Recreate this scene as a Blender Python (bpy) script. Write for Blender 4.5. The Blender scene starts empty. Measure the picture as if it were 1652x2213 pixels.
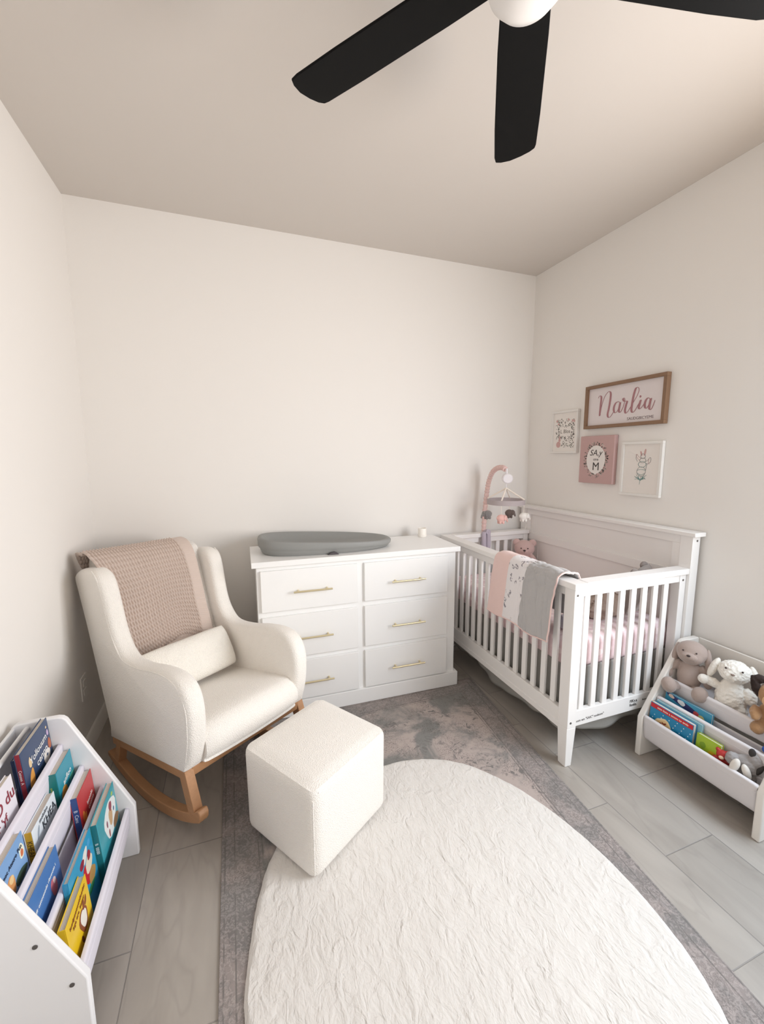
import bpy, bmesh, math, random
from mathutils import Vector, Matrix, Euler, noise
random.seed(7)
S = bpy.context.scene
COL = S.collection
R = math.radians

# ---------------------------------------------------------------- camera
def cam_basis(yaw, pitch, roll):
    cy, sy, cp, sp = math.cos(yaw), math.sin(yaw), math.cos(pitch), math.sin(pitch)
    f = Vector((sy*cp, cy*cp, sp)); r = Vector((cy, -sy, 0)); u = r.cross(f)
    c, s = math.cos(roll), math.sin(roll)
    return c*r + s*u, -s*r + c*u, f
cam = bpy.data.cameras.new('camera'); co = bpy.data.objects.new('camera', cam); COL.objects.link(co)
r_, u_, f_ = cam_basis(0.34637, -0.13415, -0.00386)
m = Matrix((r_, u_, -f_)).transposed().to_4x4(); m.translation = (-2.16854, -2.66479, 1.4422)
co.matrix_world = m
cam.sensor_fit = 'HORIZONTAL'; cam.sensor_width = 36; cam.lens = 898.1/1652*36
cam.clip_start = 0.02
S.camera = co
# ---------------------------------------------------------------- light and exposure
S.view_settings.view_transform = 'Standard'; S.view_settings.look = 'None'
S.view_settings.gamma = 1; S.view_settings.use_curve_mapping = False
S.view_settings.exposure = 0.08
S.cycles.use_denoising = True
S.cycles.max_bounces = 14; S.cycles.diffuse_bounces = 10
S.cycles.sample_clamp_indirect = 6
wd = bpy.data.worlds.new('sky'); S.world = wd; wd.use_nodes = True
wd.node_tree.nodes['Background'].inputs[0].default_value = (.75, .85, 1, 1)
wd.node_tree.nodes['Background'].inputs[1].default_value = 1.0
def area(name, loc, aim, sx, sy, power, color, spread=180):
    l = bpy.data.lights.new(name, 'AREA'); l.shape = 'RECTANGLE'; l.size = sx; l.size_y = sy
    l.energy = power; l.color = color; l.spread = R(spread)
    o = bpy.data.objects.new(name, l); COL.objects.link(o); o.location = loc
    o.rotation_euler = (Vector(aim) - Vector(loc)).to_track_quat('-Z', 'Y').to_euler()
    return o
# daylight through the window in the right wall beside the camera: sky light going down, sunlit ground light going up
area('window_sky_light', (-.02, -2.38, 1.45), (-1.9, -1.75, .85), 1.15, 1.25, 45, (.70, .85, 1.0))
area('window_ground_light', (-.015, -2.38, 1.35), (-2.2, -1.3, 2.05), 1.15, 1.05, 23, (1.0, .74, .50), 150)

# ---------------------------------------------------------------- helpers
def tag(o, label=None, cat=None, group=None, kind=None):
    if label: o['label'] = label
    if cat: o['category'] = cat
    if group: o['group'] = group
    if kind: o['kind'] = kind
    return o
def thing(name, label, cat, loc=(0, 0, 0), rz=0, group=None):
    o = bpy.data.objects.new(name, None); COL.objects.link(o); o.location = loc; o.rotation_euler = (0, 0, rz)
    o.empty_display_size = .05
    return tag(o, label, cat, group)
def srgb(h):
    v = [int(h[i:i+2], 16)/255 for i in (0, 2, 4)]
    return tuple(((c+.055)/1.055)**2.4 if c > .04045 else c/12.92 for c in v) + (1,)
MC = {}
def mat(name, hexc, rough=.5, bump=0, scale=100, detail=3, metal=0, sheen=0, var=0, vscale=8, dist=.002, coat=0, stretch=None, vor=0):
    if name in MC: return MC[name]
    mt = bpy.data.materials.new(name); mt.use_nodes = True; MC[name] = mt
    nt = mt.node_tree; N = nt.nodes; L = nt.links; b = N['Principled BSDF']
    c = srgb(hexc)
    b.inputs['Base Color'].default_value = c; b.inputs['Roughness'].default_value = rough
    b.inputs['Metallic'].default_value = metal
    if sheen: b.inputs['Sheen Weight'].default_value = sheen; b.inputs['Sheen Roughness'].default_value = .4
    if coat: b.inputs['Coat Weight'].default_value = coat; b.inputs['Coat Roughness'].default_value = .15
    tc = N.new('ShaderNodeTexCoord'); mp = N.new('ShaderNodeMapping'); L.new(tc.outputs['Object'], mp.inputs[0])
    if stretch: mp.inputs['Scale'].default_value = stretch
    if bump:
        if vor:
            n = N.new('ShaderNodeTexVoronoi'); n.inputs['Scale'].default_value = scale; out = n.outputs['Distance']
            n2 = N.new('ShaderNodeTexNoise'); n2.inputs['Scale'].default_value = scale*.7; n2.inputs['Detail'].default_value = 4
            L.new(mp.outputs[0], n2.inputs['Vector'])
            mx = N.new('ShaderNodeMath'); mx.operation = 'ADD'; L.new(out, mx.inputs[0]); L.new(n2.outputs[0], mx.inputs[1]); out = mx.outputs[0]
        else:
            n = N.new('ShaderNodeTexNoise'); n.inputs['Scale'].default_value = scale; n.inputs['Detail'].default_value = detail
            out = n.outputs[0]
        L.new(mp.outputs[0], n.inputs['Vector'])
        bp = N.new('ShaderNodeBump'); bp.inputs['Strength'].default_value = bump; bp.inputs['Distance'].default_value = dist
        L.new(out, bp.inputs['Height']); L.new(bp.outputs[0], b.inputs['Normal'])
    if var:
        n = N.new('ShaderNodeTexNoise'); n.inputs['Scale'].default_value = vscale; n.inputs['Detail'].default_value = 5
        L.new(mp.outputs[0], n.inputs['Vector'])
        mx = N.new('ShaderNodeMix'); mx.data_type = 'RGBA'; mx.inputs[6].default_value = c
        mx.inputs[7].default_value = tuple(x*(1-var) for x in c[:3]) + (1,)
        L.new(n.outputs[0], mx.inputs[0]); L.new(mx.outputs[2], b.inputs['Base Color'])
    return mt
def link_mesh(name, bm, mats, parent=None, smooth=True, bevel=0, seg=2, angle=35, loc=None, rot=None):
    me = bpy.data.meshes.new(name); bmesh.ops.recalc_face_normals(bm, faces=bm.faces); bm.to_mesh(me); bm.free()
    for mm in (mats if isinstance(mats, (list, tuple)) else [mats]): me.materials.append(mm)
    o = bpy.data.objects.new(name, me); COL.objects.link(o)
    if parent: o.parent = parent
    if loc: o.location = loc
    if rot: o.rotation_euler = rot
    if bevel:
        md = o.modifiers.new('bevel', 'BEVEL'); md.width = bevel; md.segments = seg; md.limit_method = 'ANGLE'; md.angle_limit = R(angle); md.harden_normals = False
    if smooth:
        for p in me.polygons: p.use_smooth = True
        try: me.set_sharp_from_angle(angle=R(40))
        except Exception: pass
    return o
def bx(bm, x0, x1, y0, y1, z0, z1, mi=0):
    vs = [bm.verts.new((x, y, z)) for x in (x0, x1) for y in (y0, y1) for z in (z0, z1)]
    for f in ((0, 1, 3, 2), (4, 6, 7, 5), (0, 4, 5, 1), (2, 3, 7, 6), (0, 2, 6, 4), (1, 5, 7, 3)):
        fa = bm.faces.new([vs[i] for i in f]); fa.material_index = mi
    return vs
def box(name, x0, x1, y0, y1, z0, z1, m, parent=None, bevel=.002, seg=2):
    bm = bmesh.new(); bx(bm, x0, x1, y0, y1, z0, z1)
    return link_mesh(name, bm, m, parent, True, bevel, seg)
def prism(bm, pts, fn, d0, d1, mi=0):
    """polygon pts (a,b) swept between d0 and d1; fn(a,b,d)->xyz"""
    n = len(pts); A = [bm.verts.new(fn(a, b, d0)) for a, b in pts]; B = [bm.verts.new(fn(a, b, d1)) for a, b in pts]
    fs = [bm.faces.new(A), bm.faces.new(B[::-1])]
    for i in range(n): fs.append(bm.faces.new((A[i], B[i], B[(i+1) % n], A[(i+1) % n])))
    for f in fs: f.material_index = mi
def tube(bm, pts, rad, seg=12, cap=True, mi=0):
    pts = [Vector(p) for p in pts]; rings = []
    rr = rad if isinstance(rad, (list, tuple)) else [rad]*len(pts)
    up = None
    for i, p in enumerate(pts):
        t = (pts[min(i+1, len(pts)-1)] - pts[max(i-1, 0)]).normalized()
        if up is None:
            up = Vector((0, 0, 1)) if abs(t.z) < .9 else Vector((1, 0, 0))
        s = t.cross(up).normalized(); up = s.cross(t).normalized()
        rings.append([bm.verts.new(p + (s*math.cos(a) + up*math.sin(a))*rr[i]) for a in [2*math.pi*k/seg for k in range(seg)]])
    for a, b in zip(rings, rings[1:]):
        for k in range(seg):
            f = bm.faces.new((a[k], a[(k+1) % seg], b[(k+1) % seg], b[k])); f.material_index = mi
    if cap:
        bm.faces.new(rings[0][::-1]).material_index = mi; bm.faces.new(rings[-1]).material_index = mi
def lathe(bm, prof, seg=32, c=(0, 0, 0), mi=0):
    rings = []
    for r, z in prof:
        if r < 1e-5: rings.append([bm.verts.new((c[0], c[1], c[2]+z))])
        else: rings.append([bm.verts.new((c[0]+r*math.cos(2*math.pi*k/seg), c[1]+r*math.sin(2*math.pi*k/seg), c[2]+z)) for k in range(seg)])
    for a, b in zip(rings, rings[1:]):
        for k in range(seg):
            k2 = (k+1) % seg
            if len(a) == 1 and len(b) == 1: continue
            if len(a) == 1: f = bm.faces.new((a[0], b[k2], b[k]))
            elif len(b) == 1: f = bm.faces.new((a[k], a[k2], b[0]))
            else: f = bm.faces.new((a[k], a[k2], b[k2], b[k]))
            f.material_index = mi
def ell(bm, c, r, rot=(0, 0, 0), sub=3, mi=0):
    M = Matrix.Translation(c) @ Euler([R(a) for a in rot]).to_matrix().to_4x4() @ Matrix.Diagonal((r[0], r[1], r[2], 1))
    res = bmesh.ops.create_icosphere(bm, subdivisions=sub, radius=1, matrix=M)
    for v in res['verts']:
        for f in v.link_faces: f.material_index = mi
def eo(name, c, r, m, parent, rot=(0, 0, 0), sub=3):
    bm = bmesh.new(); ell(bm, c, r, rot, sub); return link_mesh(name, bm, m, parent)
def smooth_path(pts, n=6, closed=False):
    out = []; N = len(pts)
    for i in range(N if closed else N-1):
        g = lambda k: Vector(pts[k % N]) if closed else Vector(pts[max(0, min(N-1, k))])
        p0, p1, p2, p3 = g(i-1), g(i), g(i+1), g(i+2)
        for j in range(n):
            t = j/n; t2 = t*t; t3 = t2*t
            out.append(.5*((2*p1) + (p2-p0)*t + (2*p0-5*p1+4*p2-p3)*t2 + (3*p1-p0-3*p2+p3)*t3))
    if not closed: out.append(Vector(pts[-1]))
    return out
def text(name, s, size, m, parent, M, align='CENTER', ext=.0004, bold=0, shear=0, xs=1):
    cu = bpy.data.curves.new(name, 'FONT'); cu.body = s; cu.size = size; cu.extrude = ext; cu.align_x = align; cu.align_y = 'CENTER'
    cu.offset = bold; cu.shear = shear; cu.resolution_u = 3
    t = bpy.data.objects.new(name, cu); COL.objects.link(t)
    dg = bpy.context.evaluated_depsgraph_get(); me = bpy.data.meshes.new_from_object(t.evaluated_get(dg))
    bpy.data.objects.remove(t); bpy.data.curves.remove(cu)
    me.transform(M @ Matrix.Diagonal((xs, 1, 1, 1))); me.materials.clear(); me.materials.append(m)
    o = bpy.data.objects.new(name, me); COL.objects.link(o); o.parent = parent
    return o
def frameM(origin, xdir, ydir):
    x = Vector(xdir).normalized(); y = Vector(ydir).normalized(); z = x.cross(y)
    M = Matrix((x, y, z)).transposed().to_4x4(); M.translation = origin; return M
def disc(bm, M, cx, cy, rx, ry, h, rot=0, seg=16, mi=0, wob=0):
    """thin printed ellipse lying on plane frame M"""
    c, s = math.cos(R(rot)), math.sin(R(rot)); T = []; Bt = []
    for k in range(seg):
        a = 2*math.pi*k/seg; w = 1 + wob*math.sin(3*a+cx*50) + wob*.6*math.sin(5*a+1)
        x, y = rx*math.cos(a)*w, ry*math.sin(a)*w
        p = (cx+x*c-y*s, cy+x*s+y*c)
        T.append(bm.verts.new(M @ Vector((p[0], p[1], h)))); Bt.append(bm.verts.new(M @ Vector((p[0], p[1], 0))))
    bm.faces.new(T).material_index = mi
    for k in range(seg): bm.faces.new((Bt[k], Bt[(k+1) % seg], T[(k+1) % seg], T[k])).material_index = mi
RIB = [0]
def ribbon(bm, pts, M, w, h, mi=0):
    """flat brush stroke through 2d pts on plane frame M; w(i,dir)->width"""
    P = smooth_path([(a, b, 0) for a, b in pts], 7); L1 = []; R1 = []
    for i, p in enumerate(P):
        t = (P[min(i+1, len(P)-1)] - P[max(i-1, 0)])
        if t.length < 1e-9: t = Vector((1, 0, 0))
        t.normalize(); n = Vector((-t.y, t.x, 0)); ww = w(i/len(P), t)/2
        L1.append(p+n*ww); R1.append(p-n*ww)
    for hh in (0,):
        RIB[0] = (RIB[0]+1) % 7; h = h+RIB[0]*.00012
        a = [bm.verts.new(M @ (q+Vector((0, 0, h+k*5e-6)))) for k, q in enumerate(L1)]; b = [bm.verts.new(M @ (q+Vector((0, 0, h+k*5e-6)))) for k, q in enumerate(R1)]
        a0 = [bm.verts.new(M @ q) for q in L1]; b0 = [bm.verts.new(M @ q) for q in R1]
        for i in range(len(a)-1):
            for q in ((a[i], a[i+1], b[i+1], b[i]), (a0[i], a0[i+1], a[i+1], a[i]), (b[i], b[i+1], b0[i+1], b0[i])):
                bm.faces.new(q).material_index = mi
def plush(name, blobs, m, parent, voxel=.004, smooth=6, fur=0):
    bm = bmesh.new()
    for b in blobs: ell(bm, b[0], b[1], b[2] if len(b) > 2 else (0, 0, 0), 3)
    o = link_mesh(name, bm, m, parent)
    md = o.modifiers.new('r', 'REMESH'); md.mode = 'VOXEL'; md.voxel_size = voxel; md.use_smooth_shade = True
    sm = o.modifiers.new('s', 'SMOOTH'); sm.factor = .6; sm.iterations = smooth
    if fur:
        tx = bpy.data.textures.new(name+'_fur', 'CLOUDS'); tx.noise_scale = .011; tx.noise_depth = 2
        dm = o.modifiers.new('d', 'DISPLACE'); dm.texture = tx; dm.strength = fur; dm.mid_level = .5
    return o

# ---------------------------------------------------------------- materials
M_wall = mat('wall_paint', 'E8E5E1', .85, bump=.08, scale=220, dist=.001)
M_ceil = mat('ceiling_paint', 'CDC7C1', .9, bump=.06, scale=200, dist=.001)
M_trim = mat('trim_paint', 'E9E6E1', .5)
M_white = mat('white_lacquer', 'F1F1F0', .38, coat=.1)
M_crib = mat('crib_white', 'ECEAE8', .42)
M_boucle = mat('cream_boucle', 'F1EDE7', .95, bump=.6, scale=300, sheen=.25, dist=.003, vor=1)
M_wood = mat('beech_wood', 'B98A62', .5, bump=.1, scale=30, var=.28, vscale=9, stretch=(9, 1.2, 9))
M_black = mat('fan_black', '0A0A0A', .6); M_black.node_tree.nodes['Principled BSDF'].inputs['Specular IOR Level'].default_value = .12
M_brass = mat('brushed_brass', 'DDD0AC', .32, metal=.85)
M_greyfoam = mat('grey_foam', '8B8C8A', .55)
M_pinkplush = mat('pink_plush', 'CFB1AC', .95, bump=.5, scale=500, sheen=.4)
M_dark = mat('dark_stitch', '3A2B28', .5)
M_bolt = mat('dark_bolt', '6E6A68', .4, metal=.6)

# ---------------------------------------------------------------- room shell
W, H, D = 2.8975, 2.74, 3.42
def struct(name, x0, x1, y0, y1, z0, z1, m, bevel=0):
    return tag(box(name, x0, x1, y0, y1, z0, z1, m, None, bevel), kind='structure')
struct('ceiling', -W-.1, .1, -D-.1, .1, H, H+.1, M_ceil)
struct('wall_back', -W-.1, .1, 0, .1, 0, H, M_wall)
struct('wall_front', -W, 0, -D-.1, -D, 0, H, M_wall)
struct('wall_left', -W-.1, -W, -D-.1, 0, 0, H, M_wall)
bm = bmesh.new()
wy0, wy1, wz0, wz1 = -2.98, -1.78, .80, 2.12
for b in ((-D-.1, wy0, 0, H), (wy1, 0, 0, H), (wy0, wy1, 0, wz0), (wy0, wy1, wz1, H)): bx(bm, 0, .1, b[0], b[1], b[2], b[3])
tag(link_mesh('wall_right', bm, M_wall), kind='structure')
bm = bmesh.new()
for b in ((wy0, wy0+.05, wz0, wz1), (wy1-.05, wy1, wz0, wz1), (wy0, wy1, wz0, wz0+.05), (wy0, wy1, wz1-.05, wz1), ((wy0+wy1)/2-.02, (wy0+wy1)/2+.02, wz0, wz1)):
    bx(bm, .03, .07, b[0], b[1], b[2], b[3])
tag(link_mesh('window_1', bm, M_trim), kind='structure')
# baseboards
def baseboard(name, fn, L0, L1):
    prof = [(0, 0), (.014, 0), (.014, .066), (.010, .073), (.009, .080), (.005, .087), (0, .089)]
    bm = bmesh.new(); prism(bm, prof, fn, L0, L1); tag(link_mesh(name, bm, M_trim), kind='structure')
baseboard('baseboard_left', lambda a, b, d: (-W+a, d, b), -D, 0)
baseboard('baseboard_back', lambda a, b, d: (d, -a, b), -W+.014, -.014)
baseboard('baseboard_right', lambda a, b, d: (-a, d, b), -D, 0)

# floor: staggered stone-look plank tiles
def floor_mat():
    mt = bpy.data.materials.new('floor_tile'); mt.use_nodes = True; nt = mt.node_tree; N = nt.nodes; L = nt.links
    b = N['Principled BSDF']; g = N.new('ShaderNodeNewGeometry'); sp = N.new('ShaderNodeSeparateXYZ'); L.new(g.outputs['Position'], sp.inputs[0])
    def M_(op, a, b_=None, c=None):
        n = N.new('ShaderNodeMath'); n.operation = op
        for i, v in enumerate((a, b_, c)):
            if v is None: continue
            if isinstance(v, (int, float)): n.inputs[i].default_value = v
            else: L.new(v, n.inputs[i])
        return n.outputs[0]
    xs = M_('DIVIDE', M_('ADD', sp.outputs[0], .755), .2515)
    row = M_('FLOOR', xs); fx = M_('SUBTRACT', xs, row)
    par = M_('FLOORED_MODULO', row, 2.0)
    off = M_('ADD', M_('MULTIPLY', par, .2775), M_('MULTIPLY', row, -.028))
    ys = M_('DIVIDE', M_('ADD', M_('ADD', sp.outputs[1], 1.21), off), .555)
    cl = M_('FLOOR', ys); fy = M_('SUBTRACT', ys, cl)
    ex = M_('MULTIPLY', M_('MINIMUM', fx, M_('SUBTRACT', 1.0, fx)), .2515)
    ey = M_('MULTIPLY', M_('MINIMUM', fy, M_('SUBTRACT', 1.0, fy)), .555)
    e = M_('MINIMUM', ex, ey)
    gr = N.new('ShaderNodeMapRange'); L.new(e, gr.inputs[0]); gr.inputs[1].default_value = .0012; gr.inputs[2].default_value = .0024; gr.interpolation_type = 'SMOOTHSTEP'
    cx = N.new('ShaderNodeCombineXYZ'); L.new(row, cx.inputs[0]); L.new(cl, cx.inputs[1])
    wn = N.new('ShaderNodeTexWhiteNoise'); wn.noise_dimensions = '2D'; L.new(cx.outputs[0], wn.inputs['Vector'])
    # veins: noise offset per tile, running diagonally
    ad = N.new('ShaderNodeVectorMath'); ad.operation = 'MULTIPLY_ADD'; L.new(wn.outputs['Color'], ad.inputs[0]); ad.inputs[1].default_value = (7, 7, 7); L.new(g.outputs['Position'], ad.inputs[2])
    mp = N.new('ShaderNodeMapping'); mp.inputs['Rotation'].default_value = (0, 0, R(24)); mp.inputs['Scale'].default_value = (5.5, 1.5, 1); L.new(ad.outputs[0], mp.inputs[0])
    n1 = N.new('ShaderNodeTexNoise'); n1.inputs['Scale'].default_value = 1.6; n1.inputs['Detail'].default_value = 6; n1.inputs['Distortion'].default_value = .8; L.new(mp.outputs[0], n1.inputs['Vector'])
    cr = N.new('ShaderNodeValToRGB'); L.new(n1.outputs[0], cr.inputs[0])
    cr.color_ramp.elements[0].position = .3; cr.color_ramp.elements[0].color = srgb('9A938B')
    cr.color_ramp.elements[1].position = .7; cr.color_ramp.elements[1].color = srgb('ADA69E')
    n2 = N.new('ShaderNodeTexNoise'); n2.inputs['Scale'].default_value = 1.1; n2.inputs['Detail'].default_value = 3; n2.inputs['Distortion'].default_value = .35; L.new(mp.outputs[0], n2.inputs['Vector'])
    v = M_('ABSOLUTE', M_('SUBTRACT', n2.outputs[0], .5))
    vr = N.new('ShaderNodeMapRange'); L.new(v, vr.inputs[0]); vr.inputs[1].default_value = 0; vr.inputs[2].default_value = .02; vr.inputs[3].default_value = .22; vr.inputs[4].default_value = 0
    mx = N.new('ShaderNodeMix'); mx.data_type = 'RGBA'; L.new(vr.outputs[0], mx.inputs[0]); L.new(cr.outputs[0], mx.inputs[6]); mx.inputs[7].default_value = srgb('857F78')
    mg = N.new('ShaderNodeMix'); mg.data_type = 'RGBA'; L.new(gr.outputs[0], mg.inputs[0]); mg.inputs[6].default_value = srgb('8A8580'); L.new(mx.outputs[2], mg.inputs[7])
    tint = N.new('ShaderNodeHueSaturation'); L.new(mg.outputs[2], tint.inputs['Color']); L.new(M_('ADD', M_('MULTIPLY', wn.outputs[0], .10), .95), tint.inputs['Value'])
    L.new(tint.outputs[0], b.inputs['Base Color']); b.inputs['Roughness'].default_value = .42
    bp = N.new('ShaderNodeBump'); bp.inputs['Strength'].default_value = .6; bp.inputs['Distance'].default_value = .0015; L.new(gr.outputs[0], bp.inputs['Height']); L.new(bp.outputs[0], b.inputs['Normal'])
    return mt
struct('floor', -W-.1, .1, -D-.1, .1, -.1, 0, floor_mat())

# ---------------------------------------------------------------- distressed grey area rug
def rug_mat():
    mt = bpy.data.materials.new('distressed_rug'); mt.use_nodes = True; nt = mt.node_tree; N = nt.nodes; L = nt.links
    b = N['Principled BSDF']; b.inputs['Roughness'].default_value = .95
    g = N.new('ShaderNodeNewGeometry'); sp = N.new('ShaderNodeSeparateXYZ'); L.new(g.outputs['Position'], sp.inputs[0])
    def M_(op, a, b_=None):
        n = N.new('ShaderNodeMath'); n.operation = op
        for i, v in enumerate((a, b_)):
            if v is None: continue
            if isinstance(v, (int, float)): n.inputs[i].default_value = v
            else: L.new(v, n.inputs[i])
        return n.outputs[0]
    X, Y = sp.outputs[0], sp.outputs[1]
    dl = M_('SUBTRACT', X, -2.27)
    dr = M_('SUBTRACT', M_('MULTIPLY', M_('ADD', Y, 8.52), -.0), M_('ADD', X, .765)); dr = M_('SUBTRACT', dr, M_('MULTIPLY', M_('ADD', Y, .46), -.088))
    dt = M_('SUBTRACT', -.46, Y)
    d = M_('MINIMUM', M_('MINIMUM', dl, dr), dt)
    def noise_(sc, det, rough=.6, dist=0):
        n = N.new('ShaderNodeTexNoise'); n.inputs['Scale'].default_value = sc; n.inputs['Detail'].default_value = det; n.inputs['Roughness'].default_value = rough; n.inputs['Distortion'].default_value = dist
        L.new(g.outputs['Position'], n.inputs['Vector']); return n.outputs[0]
    def mixc(f, a, b_):
        n = N.new('ShaderNodeMix'); n.data_type = 'RGBA'
        L.new(f, n.inputs[0])
        for i, v in ((6, a), (7, b_)):
            if isinstance(v, str): n.inputs[i].default_value = srgb(v)
            else: L.new(v, n.inputs[i])
        return n.outputs[2]
    def ramp(v, lo, hi):
        n = N.new('ShaderNodeMapRange'); L.new(v, n.inputs[0]); n.inputs[1].default_value = lo; n.inputs[2].default_value = hi; n.interpolation_type = 'SMOOTHSTEP'; return n.outputs[0]
    base = mixc(ramp(noise_(4, 6, .65, .6), .42, .58), 'B3A6A0', '83827F')
    swirl = ramp(noise_(24, 5, .65, 2.0), .50, .60)
    base = mixc(M_('MULTIPLY', swirl, ramp(noise_(9, 4), .45, .6)), base, '777371')
    fine = ramp(noise_(260, 2, .7), .5, .62)
    base = mixc(M_('MULTIPLY', fine, M_('MULTIPLY', ramp(noise_(7, 4, .6), .4, .62), .8)), base, '625C59')
    # border band with scrolls and thin pale lines
    inb = M_('LESS_THAN', d, .135)
    scroll = ramp(noise_(42, 2, .5, 2.5), .48, .53)
    band = mixc(scroll, '7C7674', '9C9491')
    band = mixc(M_('MULTIPLY', fine, .7), band, '736D6C')
    base = mixc(M_('MULTIPLY', inb, .6), base, band)
    ln = None
    for c in (.012, .045, .128, .142):
        q = M_('LESS_THAN', M_('ABSOLUTE', M_('SUBTRACT', d, c)), .0022); ln = q if ln is None else M_('MAXIMUM', ln, q)
    base = mixc(M_('MULTIPLY', ln, M_('MULTIPLY', ramp(noise_(20, 2), .35, .55), .8)), base, '6E6967')
    L.new(base, b.inputs['Base Color'])
    bp = N.new('ShaderNodeBump'); bp.inputs['Strength'].default_value = .5; bp.inputs['Distance'].default_value = .002
    L.new(noise_(420, 2), bp.inputs['Height']); L.new(bp.outputs[0], b.inputs['Normal'])
    return mt
bm = bmesh.new()
prism(bm, [(-2.27, -.46), (-2.27, -3.35), (-1.03, -3.35), (-.765, -.46)], lambda a, b, d: (a, b, d), .0005, .0055)
tag(link_mesh('area_rug', bm, rug_mat(), None, True, .0015), 'large distressed grey and mauve rug lying on the tiles under the round rug', 'rug')

# ---------------------------------------------------------------- fluffy white round rug
def fluffy():
    mt = bpy.data.materials.new('faux_fur_white'); mt.use_nodes = True; nt = mt.node_tree; N = nt.nodes; L = nt.links
    b = N['Principled BSDF']; b.inputs['Roughness'].default_value = 1; b.inputs['Sheen Weight'].default_value = .3
    b.inputs['Base Color'].default_value = srgb('DBD7D2')
    tc = N.new('ShaderNodeTexCoord')
    def nz(sc, det, dist, st=None):
        mp = N.new('ShaderNodeMapping'); L.new(tc.outputs['Object'], mp.inputs[0])
        if st: mp.inputs['Scale'].default_value = st
        n = N.new('ShaderNodeTexNoise'); n.inputs['Scale'].default_value = sc; n.inputs['Detail'].default_value = det; n.inputs['Distortion'].default_value = dist; L.new(mp.outputs[0], n.inputs['Vector']); return n.outputs[0]
    b1 = N.new('ShaderNodeBump'); b1.inputs['Strength'].default_value = .8; b1.inputs['Distance'].default_value = .011
    L.new(nz(22, 4, 1.6, (1, .55, 1)), b1.inputs['Height'])
    b2 = N.new('ShaderNodeBump'); b2.inputs['Strength'].default_value = .7; b2.inputs['Distance'].default_value = .004
    L.new(nz(95, 3, .8, (1, .5, 1)), b2.inputs['Height']); L.new(b1.outputs[0], b2.inputs['Normal'])
    L.new(b2.outputs[0], b.inputs['Normal'])
    return mt
RO = [(-2.205, -1.72), (-2.195, -1.60), (-2.155, -1.42), (-2.09, -1.27), (-1.97, -1.13), (-1.80, -1.04), (-1.55, -1.005), (-1.36, -1.035), (-1.215, -1.12),
      (-1.11, -1.25), (-1.035, -1.40), (-.985, -1.58), (-.965, -1.78), (-.985, -1.98), (-1.04, -2.13), (-1.14, -2.27), (-1.3, -2.38), (-1.5, -2.44), (-1.72, -2.42), (-1.92, -2.31), (-2.08, -2.13), (-2.175, -1.92)]
def round_rug():
    out = smooth_path([(a, b, 0) for a, b in RO], 8, True); cx, cy = -1.585, -1.72
    bm = bmesh.new(); n = len(out); rings = []
    K = 60
    for k in range(K+1):
        s = k/K; ring = []
        for i, p in enumerate(out):
            e = 1 + .004*noise.noise(Vector((p.x*30, p.y*30, 3)))
            x = cx+(p.x-cx)*s*e; y = cy+(p.y-cy)*s*e
            edge = min(1, (1-s)/.028); z = .0075 + .0115*math.sqrt(max(0, edge*(2-edge)))
            q = Vector((x*9, y*5.5, 0)); z += edge*(.0035*noise.noise(q) + .0025*noise.noise(q*2.7+Vector((noise.noise(q)*2, 0, 5))))
            ring.append(bm.verts.new((x, y, z)))
        rings.append(ring)
    rings.append([bm.verts.new((v.co.x, v.co.y, .0062)) for v in rings[-1]])
    for a, b in zip(rings[1:], rings[2:]):
        for i in range(n): bm.faces.new((a[i], a[(i+1) % n], b[(i+1) % n], b[i]))
    c = bm.verts.new((cx, cy, .019))
    for i in range(n): bm.faces.new((c, rings[1][i], rings[1][(i+1) % n]))
    for v in rings[0]: bm.verts.remove(v)
    return link_mesh('round_rug', bm, fluffy())
tag(round_rug(), 'fluffy white round rug lying over the grey rug in front of the footstool', 'rug')

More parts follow.
